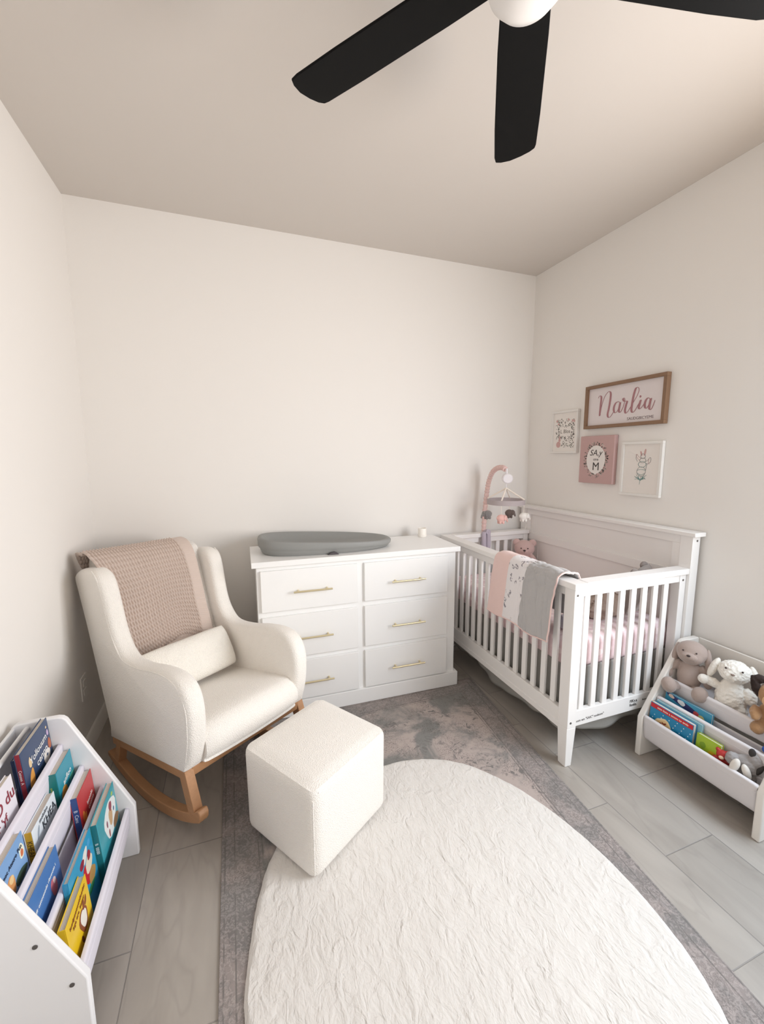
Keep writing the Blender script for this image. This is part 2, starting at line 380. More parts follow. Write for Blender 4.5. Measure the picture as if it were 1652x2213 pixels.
# ---------------------------------------------------------------- ottoman (boucle footstool)
def ottoman():
    P0 = Vector((-1.974, -1.454)); U = Vector((.836, .548)); V = Vector((-.548, .836))
    t = thing('footstool', 'square cream boucle footstool standing partly on the round rug before the rocking chair', 'footstool', (P0.x, P0.y, .0), math.atan2(U.y, U.x))
    w, d, h = .412, .385, .362; z0 = .024
    bm = bmesh.new(); n = 22
    def P(a, b, c):  # a,b,c in 0..1 -> soft box
        q = Vector((a*2-1, b*2-1, c*2-1)); hw, hd, hh = w/2, d/2, (h-z0)/2
        rr = .038
        v = Vector((q.x*hw, q.y*hd, q.z*hh)); lim = Vector((hw-rr, hd-rr, hh-rr*.8))
        cpt = Vector([max(-lim[i], min(lim[i], v[i])) for i in range(3)]); dv = v-cpt
        if dv.length > 0: v = cpt + dv.normalized()*rr*(min(1, max(abs(dv.x), abs(dv.y), abs(dv.z))/rr))
        u1 = (1-q.x**2); v1 = (1-q.y**2)
        bul = .010*u1*v1
        if c > .5: v.z += bul*1.4*max(0, q.z)
        taper = 1 - .012*(1-c)
        return Vector((w/2+v.x*taper, d/2+v.y*taper, z0+hh+v.z))
    cache = {}
    def vert(i, j, k):
        if (i, j, k) not in cache: cache[(i, j, k)] = bm.verts.new(P(i/n, j/n, k/n))
        return cache[(i, j, k)]
    for i in range(n):
        for j in range(n):
            for f in (lambda a, b: (a, b, 0), lambda a, b: (a, b, n), lambda a, b: (0, a, b), lambda a, b: (n, a, b), lambda a, b: (a, 0, b), lambda a, b: (a, n, b)):
                bm.faces.new([vert(*f(i, j)), vert(*f(i+1, j)), vert(*f(i+1, j+1)), vert(*f(i, j+1))])
    body = link_mesh('upholstered_body', bm, M_boucle, t)
    # seam welts round the top edge and down the corners
    bm = bmesh.new(); s = .007; z = h-.018
    tube(bm, [(s, .03, z), (s, d-.03, z)], .0026, 8); tube(bm, [(w-s, .03, z), (w-s, d-.03, z)], .0026, 8)
    tube(bm, [(.03, s-.003, z), (w-.03, s-.003, z)], .0026, 8)
    tube(bm, [(.0065, .0065, z0+.03), (.0045, .0045, h-.03)], .0026, 8)
    link_mesh('seam_welt', bm, M_boucle, t)
    for a, b in ((.05, .05), (w-.05, .05), (.05, d-.05), (w-.05, d-.05)):
        bm = bmesh.new(); lathe(bm, [(0, .0), (.016, .0), (.018, z0+.008), (0, z0+.008)], 16, (a, b, .0195 if (a, b) != (.05, d-.05) else .0056))
        link_mesh('foot', bm, M_dark, t)
ottoman()

# ---------------------------------------------------------------- rocking chair  (local: x right, y = -forward, z up)
CH_ROT = R(33.7)
def chair():
    t = thing('rocking_chair', 'cream boucle wingback rocking chair on beech rockers in the corner', 'chair', (-2.385, -1.132, .005), CH_ROT)
    prof = [(.002, .300), (.028, .345), (.050, .43), (.055, .53), (.035, .60), (-.01, .638), (-.08, .648), (-.18, .636), (-.29, .612), (-.39, .600), (-.455, .607), (-.505, .64),
            (-.54, .70), (-.565, .78), (-.585, .86), (-.612, .915), (-.655, .942), (-.72, .946), (-.81, .930), (-.885, .900), (-.905, .865), (-.885, .80), (-.82, .60), (-.74, .39), (-.652, .163)]
    def side(x0, x1, flare):
        bm = bmesh.new(); pts = smooth_path([(a, b, 0) for a, b in prof], 4)
        # keep the lower corners fairly crisp
        pp = [(p.x, p.y) for p in pts]
        def fn(a, b, d):
            fl = flare*max(0, (b-.62)/.35)**1.3
            return (d+fl, -a, b)
        n = len(pp)
        layers = []
        r = .026; ds = [(0, r), (.12, r*.6), (.35, r*.26), (.65, r*.07), (1, 0)]
        steps = [(x0+r*k, ins) for k, ins in ds] + [(x1-r*k, ins) for k, ins in ds[::-1]]
        cen = [Vector((a, b)) for a, b in pp]
        nor = []
        for i in range(n):
            tt = cen[(i+1) % n]-cen[i-1]; nor.append(Vector((-tt.y, tt.x)).normalized())
        area2 = sum(cen[i].x*cen[(i+1) % n].y-cen[(i+1) % n].x*cen[i].y for i in range(n))
        sg = 1 if area2 > 0 else -1
        wt = [max(.12, min(1, (min((cen[i]-cen[0]).length, (cen[i]-cen[-1]).length))/.05)) for i in range(n)]
        for x, ins in steps:
            layers.append([bm.verts.new(fn(cen[i].x+sg*nor[i].x*ins*wt[i], cen[i].y+sg*nor[i].y*ins*wt[i], x)) for i in range(n)])
        for a, b in zip(layers, layers[1:]):
            for i in range(n): bm.faces.new((a[i], a[(i+1) % n], b[(i+1) % n], b[i]))
        bm.faces.new(layers[0]); bm.faces.new(layers[-1][::-1])
        o = link_mesh('wing_and_arm', bm, M_boucle, t, smooth=False)
        for p in o.data.polygons: p.use_smooth = True
        # piping seam along the outer front edge
        xx = x0+.004 if flare < 0 else x1-.004
        sp = [fn(a-.016 if a > -.5 else a-.02, b-(.012 if a > -.5 and b > .58 else 0), xx) for a, b in prof[1:17]]
        bm = bmesh.new(); tube(bm, smooth_path(sp, 5), .0028, 6); link_mesh('seam_welt', bm, M_boucle, o)
    side(0, .078, -.012); side(.496, .574, .012)
    # back with soft thickness
    bm = bmesh.new()
    bp = [(-.50, .34), (-.56, .50), (-.63, .70), (-.70, .88), (-.735, .945), (-.775, .968), (-.83, .972), (-.885, .955), (-.905, .90), (-.88, .80), (-.79, .56), (-.71, .34), (-.65, .175), (-.55, .19)]
    pts = smooth_path([(a, b, 0) for a, b in bp], 3, True)
    prism(bm, [(p.x, p.y) for p in pts], lambda a, b, d: (d, -a, b), .06, .52)
    link_mesh('backrest', bm, M_boucle, t)
    # seat
    bm = bmesh.new()
    sp = [(-.55, .19), (-.55, .345), (-.40, .375), (-.20, .415), (-.03, .447), (.022, .440), (.050, .405), (.052, .36), (.030, .318), (.005, .303), (-.3, .24)]
    pts = smooth_path([(a, b, 0) for a, b in sp], 3, True)
    pp = [(p.x, p.y) for p in pts]; n = len(pp); layers = []
    for x, zz in ((.068, -.010), (.080, -.004), (.12, .001), (.2, .005), (.29, .007), (.38, .005), (.46, .001), (.50, -.004), (.512, -.010)):
        layers.append([bm.verts.new((x, -(a+(zz*.9 if a > -.02 else 0)), b+(zz if b > .33 else 0))) for a, b in pp])
    for a, b in zip(layers, layers[1:]):
        for i in range(n): bm.faces.new((a[i], a[(i+1) % n], b[(i+1) % n], b[i]))
    bm.faces.new(layers[0]); bm.faces.new(layers[-1][::-1])
    link_mesh('seat_cushion', bm, M_boucle, t)
    # wooden frame below the upholstery (tilts back with the chair)
    def zf(a): return .302 + a*(.302-.165)/.648
    bm = bmesh.new()
    fr = .034
    for x0, x1 in ((.002, .030), (.544, .572)):
        prism(bm, [(.004, zf(0)), (-.645, zf(-.645)), (-.645, zf(-.645)-fr), (.004, zf(0)-fr)], lambda a, b, d: (d, -a, b), x0, x1)
    for a in (.006, -.617):
        prism(bm, [(a, zf(a)), (a-.028, zf(a-.028)), (a-.028, zf(a-.028)-fr), (a, zf(a)-fr)], lambda a_, b, d: (d, -a_, b), .03, .544)
    link_mesh('seat_frame', bm, M_wood, t, True, .002)
    Rr = 1.02; yc = -.43
    def zr(a): return Rr - math.sqrt(Rr*Rr-(a-yc)**2)
    for x0, x1 in ((.000, .036), (.538, .574)):
        lo = []; up = []
        for k in range(25):
            a = -.715 + (.080+.715)*k/24
            lo.append((a, zr(a)+.0007)); th = .043*min(1, (.35+.65*min(1, (k+1)/4)))
            up.append((a, zr(a)+th))
        lo += [(.090, zr(.085)+.013), (.093, zr(.085)+.033), (.083, zr(.085)+.048), (.068, zr(.07)+.050)]
        bm = bmesh.new(); prism(bm, lo+up[-2::-1], lambda a, b, d: (d, -a, b), x0, x1)
        link_mesh('rocker', bm, M_wood, t, True, .004, 3)
        for (ta, ba) in (((-.046, .004), (.012, .055)), ((-.600, -.556), (-.642, -.602))):
            bm = bmesh.new()
            prism(bm, [(ta[0], zf(ta[0])-.002), (ta[1], zf(ta[1])-.002), (ba[1], zr(ba[1])+.038), (ba[0], zr(ba[0])+.038)], lambda a, b, d: (d, -a, b), x0+.001, x1-.001)
            link_mesh('leg', bm, M_wood, t, True, .002)
chair()
def chM(x, f, z):  # chair frame -> world
    c, s = math.cos(CH_ROT), math.sin(CH_ROT)
    return Vector((-2.385 + c*x + s*f, -1.132 + s*x - c*f, z))

# knitted throw over the chair back
def throw():
    t = thing('knitted_throw', 'dusty mauve chunky knit throw draped over the back of the rocking chair', 'blanket', (-2.385, -1.132, 0), CH_ROT)
    m = mat('mauve_knit', 'CCBCB2', .95, bump=.5, scale=600, sheen=.3, dist=.001)
    # path over the back: (forward, z)
    path = smooth_path([(-.945, .70, 0), (-.955, .82, 0), (-.950, .93, 0), (-.905, .990, 0), (-.84, 1.004, 0), (-.76, .998, 0), (-.705, .955, 0), (-.672, .88, 0), (-.625, .74, 0), (-.585, .62, 0), (-.545, .50, 0), (-.525, .435, 0), (-.50, .392, 0)], 16)
    acc = [0]
    for a, b in zip(path, path[1:]): acc.append(acc[-1]+(b-a).length)
    T = acc[-1]
    def at(s):
        s = max(0, min(T-1e-6, s))
        for i in range(len(acc)-1):
            if acc[i+1] >= s:
                f = (s-acc[i])/(acc[i+1]-acc[i]); p = path[i].lerp(path[i+1], f); tg = (path[i+1]-path[i]).normalized(); return p, Vector((tg.y, -tg.x, 0))
        return path[-1], Vector((1, 0, 0))
    nu, nv = 300, 330; bm = bmesh.new(); g = []
    x0, x1 = .048, .474; ribs = 31; rows = 44
    for j in range(nv+1):
        s = T*j/nv; p, nn = at(s); row = []
        if nn.x < 0 and s > T*.4: nn = -nn
        if s <= T*.3: nn = Vector((-abs(nn.x), nn.y, 0)) if abs(nn.x) > .3 else Vector((nn.x, abs(nn.y), 0))
        for i in range(nu+1):
            u = i/nu
            end = 1.0
            # hem rises in the middle (fold), side border ribbed
            hem = .03 + .09*math.exp(-((u-.62)/.26)**2)
            ss = s*(1-hem*max(0, (s/T-.45)/.55))
            p, nn2 = at(ss)
            border = u > .875
            hb = s > T*.93
            if border: h = .0022*abs(math.sin(math.pi*s/.0115))
            elif hb: h = .0022*abs(math.sin(math.pi*u*44))
            else:
                ph = math.pi*(u*ribs/.875); q = math.pi*(s*rows/T)
                br = abs(math.sin(ph))
                sl = abs(math.sin(q + (.8 if math.sin(ph*1) > 0 else -.8)*math.cos(ph)))
                h = .0125*(br**.7)*(.15+.85*sl)-.004
            wob = .004*noise.noise(Vector((u*4, s*6, 1)))
            f_ = s/T; xl = .055-.045*max(0, min(1, (f_-.16)/.12)) if f_ < .42 else (.010+(f_-.42)/.16*.045 if f_ < .58 else .055)
            xx = xl+(x1-xl)*u + .004*noise.noise(Vector((s*9, u*2, 4))) + (-.045*max(0, (s/T-.25)-.0)*(1-(s/T)) if u < .5 else 0)*0
            # slight skew: the throw hangs towards the left at the bottom
            n3 = nn2 if nn2.dot(Vector((1, .3, 0))) > 0 or ss < T*.35 else -nn2
            row.append(bm.verts.new((xx, -(p.x+n3.x*(h+wob+.003)), p.y+n3.y*(h+wob+.003))))
        g.append(row)
    for j in range(nv):
        for i in range(nu): bm.faces.new((g[j][i], g[j][i+1], g[j+1][i+1], g[j+1][i]))
    o = link_mesh('knitted_cloth', bm, m, t, smooth=False)
    for p in o.data.polygons: p.use_smooth = True
    sd = o.modifiers.new('s', 'SOLIDIFY'); sd.thickness = .004; sd.offset = -1
    # turned-up ribbed hem fold near the pillow
    bm = bmesh.new(); nu, nv = 150, 16; g = []
    for j in range(nv+1):
        v = j/nv; row = []
        for i in range(nu+1):
            u = i/nu; x = x0+.09+(x1-x0-.10)*u
            top = .505+.058*math.sin(math.pi*min(1, u*1.08))**.8; z = top - v*.055
            f = -.545+.012*math.sin(math.pi*u) + v*.02 + .0018*abs(math.sin(math.pi*u*38)) + (z-.5)*-.25
            row.append(bm.verts.new((x, -f-.0, z)))
        g.append(row)
    for j in range(nv):
        for i in range(nu): bm.faces.new((g[j][i], g[j][i+1], g[j+1][i+1], g[j+1][i]))
    o2 = link_mesh('ribbed_hem', bm, m, t, smooth=False)
    for p in o2.data.polygons: p.use_smooth = True
    sd = o2.modifiers.new('s', 'SOLIDIFY'); sd.thickness = .006
throw()

# lumbar pillow
def cushion_mesh(w, h, th, n=28, wr=.004, seed=0):
    bm = bmesh.new(); top = []; bot = []
    for j in range(n+1):
        a, b = [], []
        for i in range(n+1):
            u, v = i/n*2-1, j/n*2-1
            k = ((1-abs(u)**2.6)*(1-abs(v)**2.6)); z = th/2*max(0, k)**.5
            pin = 1-.05*(abs(u)*abs(v))**2*0
            cr = 1-.085*(abs(u)*abs(v))**3; x = w/2*u*cr*(1-.025*(1-v*v)*abs(u)**3); y = h/2*v*cr*(1-.05*(1-u*u)*abs(v)**3)
            nz = wr*noise.noise(Vector((x*22+seed, y*22, 0)))*max(0, k)**.3
            vt = bm.verts.new((x, y, z+nz)); a.append(vt)
            b.append(vt if i in (0, n) or j in (0, n) else bm.verts.new((x, y, -z+nz)))
        top.append(a); bot.append(b)
    for j in range(n):
        for i in range(n):
            bm.faces.new((top[j][i], top[j][i+1], top[j+1][i+1], top[j+1][i])); bm.faces.new((bot[j][i], bot[j+1][i], bot[j+1][i+1], bot[j][i+1]))
    return bm
po = link_mesh('lumbar_pillow', cushion_mesh(.435, .215, .125), mat('pillow_boucle', 'F2EEE6', .95, bump=.7, scale=260, sheen=.25, dist=.003, vor=1), None)
for p in po.data.polygons: p.use_smooth = True
po.location = chM(.266, -.400, .510)
po.rotation_euler = (Matrix.Rotation(CH_ROT+R(2), 4, 'Z') @ Matrix.Rotation(R(58), 4, 'X')).to_euler()
tag(po, 'small oblong cream lumbar pillow resting on the rocking chair seat', 'pillow')

# ---------------------------------------------------------------- dresser
def dresser():
    t = thing('dresser', 'white six drawer dresser with brass bar handles against the back wall', 'dresser', (-.874, 0, 0), R(-1.39))
    box('dresser_top', -1.2105, 0, -.512, -.092, .868, .899, M_white, t, .002)
    bm = bmesh.new(); bx(bm, -1.187, -.022, -.490, -.097, .09, .868)
    link_mesh('carcass', bm, M_white, t, True, .0015)
    bm = bmesh.new(); bx(bm, -1.2085, -.001, -.508, -.094, .0062, .094); bx(bm, -1.2085, -.001, -.3, -.094, .0005, .0062)
    link_mesh('plinth', bm, M_white, t, True, .003)
    for cx0, cx1 in ((-1.168, -.643), (-.604, -.080)):
        for z0, z1 in ((.622, .846), (.352, .592), (.100, .326)):
            d = box('drawer', cx0, cx1, -.506, -.489, z0, z1, M_white, t, .002)
            hx = (cx0+cx1)/2 + (.008 if cx0 < -1 else .0); hz = z0+(z1-z0)*.47
            bm = bmesh.new(); tube(bm, [(hx-.104, -.534, hz), (hx+.104, -.534, hz)], .0052, 14)
            for s in (-.078, .078): tube(bm, [(hx+s, -.5055, hz), (hx+s, -.532, hz)], .0052, 12)
            link_mesh('bar_handle', bm, M_brass, d)
dresser()

# changing pad on the dresser
def pad():
    t = thing('changing_pad', 'grey moulded foam changing pad lying on the left of the dresser top', 'changing pad', (-1.655, -.262, .8995), R(-3.0))
    L2, D2 = .394, .182
    bm = bmesh.new(); n = 96
    def outline(a, s):
        c, si = math.cos(a), math.sin(a); e = 2/3.0
        x = L2*math.copysign(abs(c)**e, c); y = D2*math.copysign(abs(si)**e, si)
        # right end narrower
        k = x/L2
        y *= (1 - .20*max(0, k)**2)
        return x*s, y*s
    def rim(x): # height of rim: high at the left, low at the right
        k = (x/L2+1)/2; return .094 - .048*k**.9
    prof = [(0.0, None), (.2, .0), (.45, .0), (.60, .03), (.72, .14), (.82, .42), (.88, .74), (.925, .95), (.95, 1.0), (.975, .985), (.992, .93), (1.0, .82), (.997, .6), (.990, .44), (.978, .40), (.970, .32), (.95, .1), (.92, .0)]
    rings = []
    for s, hk in prof:
        ring = []
        for i in range(n):
            x, y = outline(2*math.pi*i/n, max(s, .001)); r = rim(x/max(s, .001)*.97)
            if hk is None: z = .022
            elif s <= .95 and len(rings) < 9: z = .022+(r-.022)*hk
            else: z = r*hk
            ring.append(bm.verts.new((x, y, z)))
        rings.append(ring)
    for a, b in zip(rings, rings[1:]):
        for i in range(n): bm.faces.new((a[i], a[(i+1) % n], b[(i+1) % n], b[i]))
    bm.faces.new(rings[-1]); bm.faces.new(rings[0][::-1])
    link_mesh('foam_body', bm, M_greyfoam, t, smooth=True)
    # safety strap end tucked under the front
    bm = bmesh.new(); prism(bm, [(-.035, .0), (.03, .0), (.016, .012), (.004, .016), (-.016, .012)], lambda a, b, d: (a+.01, d, b), -.190, -.178)
    link_mesh('strap_slot', bm, mat('strap_dark', '4A4448', .7), t, True, .002)
pad()
# candle cup
def cup():
    t = thing('candle_cup', 'small white cup standing at the back of the dresser top by the crib', 'cup', (-.972, -.150, .8995))
    bm = bmesh.new(); lathe(bm, [(0, 0), (.0265, 0), (.029, .003), (.0295, .014), (.0282, .0155), (.0282, .056), (.0272, .058), (.0255, .057), (.0255, .046), (0, .046)], 40)
    link_mesh('cup_body', bm, mat('cup_white', 'EFEBE4', .5), t)
cup()
# socket plate on the left wall
t = thing('outlet_plate', 'white socket plate on the left wall behind the rocking chair', 'socket', (-W, -.395, .335))
box('plate', .0005, .007, -.038, .038, -.058, .058, M_trim, t, .002)
for dz in (-.022, .022): box('socket_face', .0065, .009, -.018, .018, dz-.014, dz+.014, M_trim, t, .002)

# ---------------------------------------------------------------- crib
def crib():
    t = thing('crib', 'white wooden slatted crib with tall panelled headboard along the right wall', 'crib', (0, 0, 0))
    X0, Y0, Y1 = -.774, -1.297, -.085
    # posts of the front long side
    for y0, y1, near in ((Y0, Y0+.060, 1), (Y1-.055, Y1, 0)):
        bm = bmesh.new()
        vs = bx(bm, X0, X0+.052, y0, y1, .19, .857)
        # tapered foot
        prism(bm, [(0, 0), (1, 0), (1, 1), (0, 1)], lambda a, b, d: ((X0 + a*(.052 if d else .036)) , (y0 + b*((y1-y0) if d else .045)) if near else (y1 - b*((y1-y0) if d else .045)), .19 if d else .0005), 0, 1)
        link_mesh('leg', bm, M_crib, t, True, .002)
    # long top rail, cap, bottom rail
    box('top_rail', X0+.010, X0+.040, Y0+.060, Y1-.055, .812, .857, M_crib, t)
    box('top_cap', X0-.014, X0+.060, Y0-.014, Y1+.012, .857, .885, M_crib, t, .003)
    box('bottom_rail', X0+.006, X0+.034, Y0+.060, Y1-.055, .166, .262, M_crib, t)
    bm = bmesh.new(); bx(bm, X0+.003, X0+.0065, Y0+.061, Y1-.056, .166, .196); link_mesh('rail_moulding', bm, M_crib, t, True, .001)
    sl = box('slat', -.0075, .0075, -.0155, .0155, .262, .812, M_crib, t, .003); sl.location = (X0+.022, -1.177, 0)
    for k in range(1, 15):
        c = sl.copy(); COL.objects.link(c); c.parent = t; c.location = (X0+.022, -1.177+k*.0716, 0)
    # end panels
    for near in (1, 0):
        y = Y0 if near else Y1-.035
        box('end_bottom_rail', X0+.052, -.112, y+.004, y+.030, .192, .268, M_crib, t)
        box('end_top_rail', X0+.052, -.112, y+.004, y+.034, .818, .857, M_crib, t)
        box('end_post', -.112, -.072, y, y+.045 if near else y+.035, .17, .857, M_crib, t)
        box('end_cap', X0+.060, -.068, y-.012 if near else y-.015, y+.052 if near else y+.047, .857, .886, M_crib, t, .003)
        s2 = box('end_slat', -.0155, .0155, -.0075, .0075, .268, .818, M_crib, t, .003); s2.location = (-.6875, y+.018, 0)
        for k in range(1, 8):
            c = s2.copy(); COL.objects.link(c); c.parent = t; c.location = (-.6875+k*.0714, y+.018, 0)
    # headboard
    for y0, y1 in ((-1.312, -1.250), (-.090, -.030)):
        box('headboard_post', -.070, -.018, y0, y1, .0005, 1.046, M_crib, t)
    bm = bmesh.new()
    bx(bm, -.052, -.024, -1.250, -.090, .17, 1.046)
    hb = link_mesh('headboard_panel', bm, M_crib, t, True, .001)
    for i, (y0, y1, z0, z1) in enumerate(((-1.250, -.090, 1.003, 1.046), (-1.250, -.090, .815, .865), (-1.250, -1.208, .865, 1.003), (-.132, -.090, .865, 1.003))):
        box('panel_rail' if i < 2 else 'panel_stile', -.064, -.052, y0, y1, z0, z1, M_crib, t, .0015)
    for y0, y1 in ((-.215, -.200),): box('panel_stile', -.056, -.052, y0, y1, .20, .815, M_crib, t, .001)
    box('headboard_cap', -.084, -.008, -1.330, -.016, 1.046, 1.067, M_crib, t, .003)
    # bolts
    bt = None
    for p, n in (((-.758, Y0, .828), 'y'), ((-.092, Y0, .828), 'y'), ((-.040, -1.312, 1.024), 'y'), ((-.755, Y0, .218), 'y')):
        bm = bmesh.new(); tube(bm, [(p[0], p[1]+.002, p[2]), (p[0], p[1]-.0015, p[2])], [.0058, .0050], 16)
        link_mesh('bolt', bm, M_bolt, t)
    # printed notices on the near end rail
    ink = mat('dark_ink', '4A4644', .7)
    text('printed_notice', 'l   Slooom em "SAIC" nodeom"', .0165, ink, t, frameM((-.655, Y0+.0034, .218), (1, 0, 0), (0, 0, 1)) @ Matrix.Rotation(R(1.5), 4, 'Z'), ext=.0003)
    text('printed_notice', 'FIKg.a\nfonks.', .020, ink, t, frameM((-.36, Y0+.0034, .232), (1, 0, 0), (0, 0, 1)), ext=.0003, bold=.0004)
    text('printed_notice', 'Bonnoomniomno', .013, ink, t, frameM((-.255, Y0+.0034, .236), (1, 0, 0), (0, 0, 1)), ext=.0003)
    # mattress support
    box('mattress_support', -.690, -.10, -1.20, -.18, .405, .430, M_crib, t)
crib()

# mattress with fitted sheet
def sheet_mat():
    mt = mat('pink_sheet', 'DDBDBD', .85, bump=.5, scale=18, dist=.010)
    nt = mt.node_tree; N = nt.nodes; L = nt.links; b = N['Principled BSDF']
    tc = N.new('ShaderNodeTexCoord'); vo = N.new('ShaderNodeTexVoronoi'); vo.inputs['Scale'].default_value = 22; vo.inputs['Randomness'].default_value = .6; L.new(tc.outputs['Object'], vo.inputs['Vector'])
    rp = N.new('ShaderNodeMapRange'); L.new(vo.outputs['Distance'], rp.inputs[0]); rp.inputs[1].default_value = .30; rp.inputs[2].default_value = .42; rp.inputs[3].default_value = .95; rp.inputs[4].default_value = 0
    mx = N.new('ShaderNodeMix'); mx.data_type = 'RGBA'; L.new(rp.outputs[0], mx.inputs[0]); mx.inputs[6].default_value = srgb('E2CCCE'); mx.inputs[7].default_value = srgb('F0E2E0')
    L.new(mx.outputs[2], b.inputs['Base Color']); return mt
mo = box('crib_mattress', -.728, -.072, -1.245, -.135, .431, .600, sheet_mat(), None, .045, 6)
tag(mo, 'mattress with pink patterned fitted sheet lying inside the white crib', 'mattress')
# crib skirt
def skirt():
    m = mat('grey_skirt', '96948F', .9, bump=.3, scale=60, dist=.003)
    t = thing('crib_skirt', 'grey gathered fabric skirt hanging below the mattress of the crib', 'crib skirt', (0, 0, .43))
    def panel(p0, p1, ph, hem):
        bm = bmesh.new(); nu, nv = 160, 26; g = []
        p0, p1 = Vector(p0), Vector(p1); dv = (p1-p0); ln = dv.length; nn = Vector((dv.y, -dv.x)).normalized()
        for j in range(nv+1):
            v = j/nv; row = []
            for i in range(nu+1):
                u = i/nu; s = u*ln
                zb = hem + .024*math.sin(s*9+ph) + .008*math.sin(s*19+ph*2)
                z = .455 + (zb-.455)*v
                w = v*.006*math.sin(s*42+ph+1.5*math.sin(s*8)) + .004*v
                q = p0+dv*u+nn*w
                row.append(bm.verts.new((q.x, q.y, z-.43)))
            g.append(row)
        for j in range(nv):
            for i in range(nu): bm.faces.new((g[j][i], g[j][i+1], g[j+1][i+1], g[j+1][i]))
        o = link_mesh('skirt_panel', bm, m, t, smooth=False)
        for p in o.data.polygons: p.use_smooth = True
        sd = o.modifiers.new('s', 'SOLIDIFY'); sd.thickness = .0015
    panel((-.722, -1.235), (-.722, -.14), 0, .088)
    panel((-.080, -1.248), (-.716, -1.248), 1.3, .125)
skirt()

# baby quilt over the front rail
def quilt():
    t = thing('baby_quilt', 'pink, white printed and grey striped baby quilt folded over the front crib rail', 'blanket', (0, 0, 0))
    mp = mat('quilt_pink', 'E8CCC7', .95, bump=.6, scale=240, sheen=.3, dist=.002)
    mg = mat('quilt_grey', 'B4B2B2', .95, bump=.5, scale=200, sheen=.3, dist=.003)
    mw = mat('quilt_print', 'E7E3E4', .9, bump=.3, scale=90, dist=.003)
    nt = mw.node_tree; N = nt.nodes; L = nt.links; b = N['Principled BSDF']
    tc = N.new('ShaderNodeTexCoord'); mpn = N.new('ShaderNodeMapping'); mpn.inputs['Scale'].default_value = (1, 1, .8); L.new(tc.outputs['Object'], mpn.inputs[0])
    vo = N.new('ShaderNodeTexVoronoi'); vo.inputs['Scale'].default_value = 26; vo.inputs['Randomness'].default_value = .75; L.new(mpn.outputs[0], vo.inputs['Vector'])
    nz = N.new('ShaderNodeTexNoise'); nz.inputs['Scale'].default_value = 95; nz.inputs['Detail'].default_value = 2; L.new(tc.outputs['Object'], nz.inputs['Vector'])
    r1 = N.new('ShaderNodeMapRange'); L.new(vo.outputs['Distance'], r1.inputs[0]); r1.inputs[1].default_value = .33; r1.inputs[2].default_value = .38; r1.inputs[3].default_value = 1; r1.inputs[4].default_value = 0
    r2 = N.new('ShaderNodeMapRange'); L.new(nz.outputs[0], r2.inputs[0]); r2.inputs[1].default_value = .47; r2.inputs[2].default_value = .53
    ml = N.new('ShaderNodeMath'); ml.operation = 'MULTIPLY'; L.new(r1.outputs[0], ml.inputs[0]); L.new(r2.outputs[0], ml.inputs[1])
    mx = N.new('ShaderNodeMix'); mx.data_type = 'RGBA'; L.new(ml.outputs[0], mx.inputs[0]); mx.inputs[6].default_value = srgb('E7E3E4'); mx.inputs[7].default_value = srgb('8E8990')
    L.new(mx.outputs[2], b.inputs['Base Color'])
    # path across the rail (x, z): from the outside hem, up, over, and down inside
    path = smooth_path([(-.812, .568, 0), (-.810, .68, 0), (-.806, .80, 0), (-.803, .865, 0), (-.796, .894, 0), (-.775, .904, 0), (-.745, .905, 0), (-.715, .901, 0), (-.697, .885, 0), (-.692, .84, 0), (-.692, .76, 0), (-.694, .685, 0)], 10)
    nu, nv = 120, len(path)-1; bm = bmesh.new(); g = []
    def yy(u, v):  # v: 0 hem .. .35 top of rail
        k = max(0, 1-v/.42)
        a = -.772+.068*k; bnd = -1.238+.052*k
        if v > .6: a -= .02; bnd -= .0
        return a + (bnd-a)*u
    for j in range(nv+1):
        v = j/nv; row = []
        p = path[j]; tg = (path[min(j+1, nv)]-path[max(j-1, 0)]).normalized(); nn = Vector((-tg.y, tg.x, 0))
        for i in range(nu+1):
            u = i/nu; y = yy(u, v)
            q = abs(math.sin(u*math.pi*7+1.5*math.sin(v*9)))*abs(math.sin(v*math.pi*8+1.2*math.sin(u*14))) if u > .5 else .5
            
            if u > .5:
                dd = noise.voronoi(Vector((y*22+1.2*noise.noise(Vector((y*12, v*5, 0))), v*10, .5)))[0]; puff0 = .007*(min(1, (dd[1]-dd[0])*2.6)**.6-.6)
            else: puff0 = 0
            puff = puff0 + .005*noise.noise(Vector((y*16, v*7, 2)))
            bulge = .010*math.exp(-((v-.42)/.14)**2)*(1+.6*math.sin(u*9))
            hemz = -.006*math.sin(u*11)*(1 if v < .05 else 0)
            h = puff+bulge+.006
            if v < .35: h = max(h, .002)
            row.append(bm.verts.new((p.x+nn.x*h, y, p.y+nn.y*h+hemz)))
        g.append(row)
    for j in range(nv):
        for i in range(nu):
            u = (i+.5)/nu; f = bm.faces.new((g[j][i], g[j][i+1], g[j+1][i+1], g[j+1][i]))
            f.material_index = 0 if u < .285 else (1 if u < .555 else 2)
    edge = [v.co.copy() for v in [g[j][nu] for j in range(nv+1)]]
    hem = [g[0][i].co.copy() for i in range(nu+1)]
    o = link_mesh('quilted_cloth', bm, [mp, mw, mg], t, smooth=False)
    for p in o.data.polygons: p.use_smooth = True
    sd = o.modifiers.new('s', 'SOLIDIFY'); sd.thickness = .007; sd.offset = -1
    bm = bmesh.new(); tube(bm, edge[::3]+[edge[-1]], .0038, 8); tube(bm, hem[::3], .0032, 8)
    link_mesh('pink_piping', bm, mp, t)
quilt()

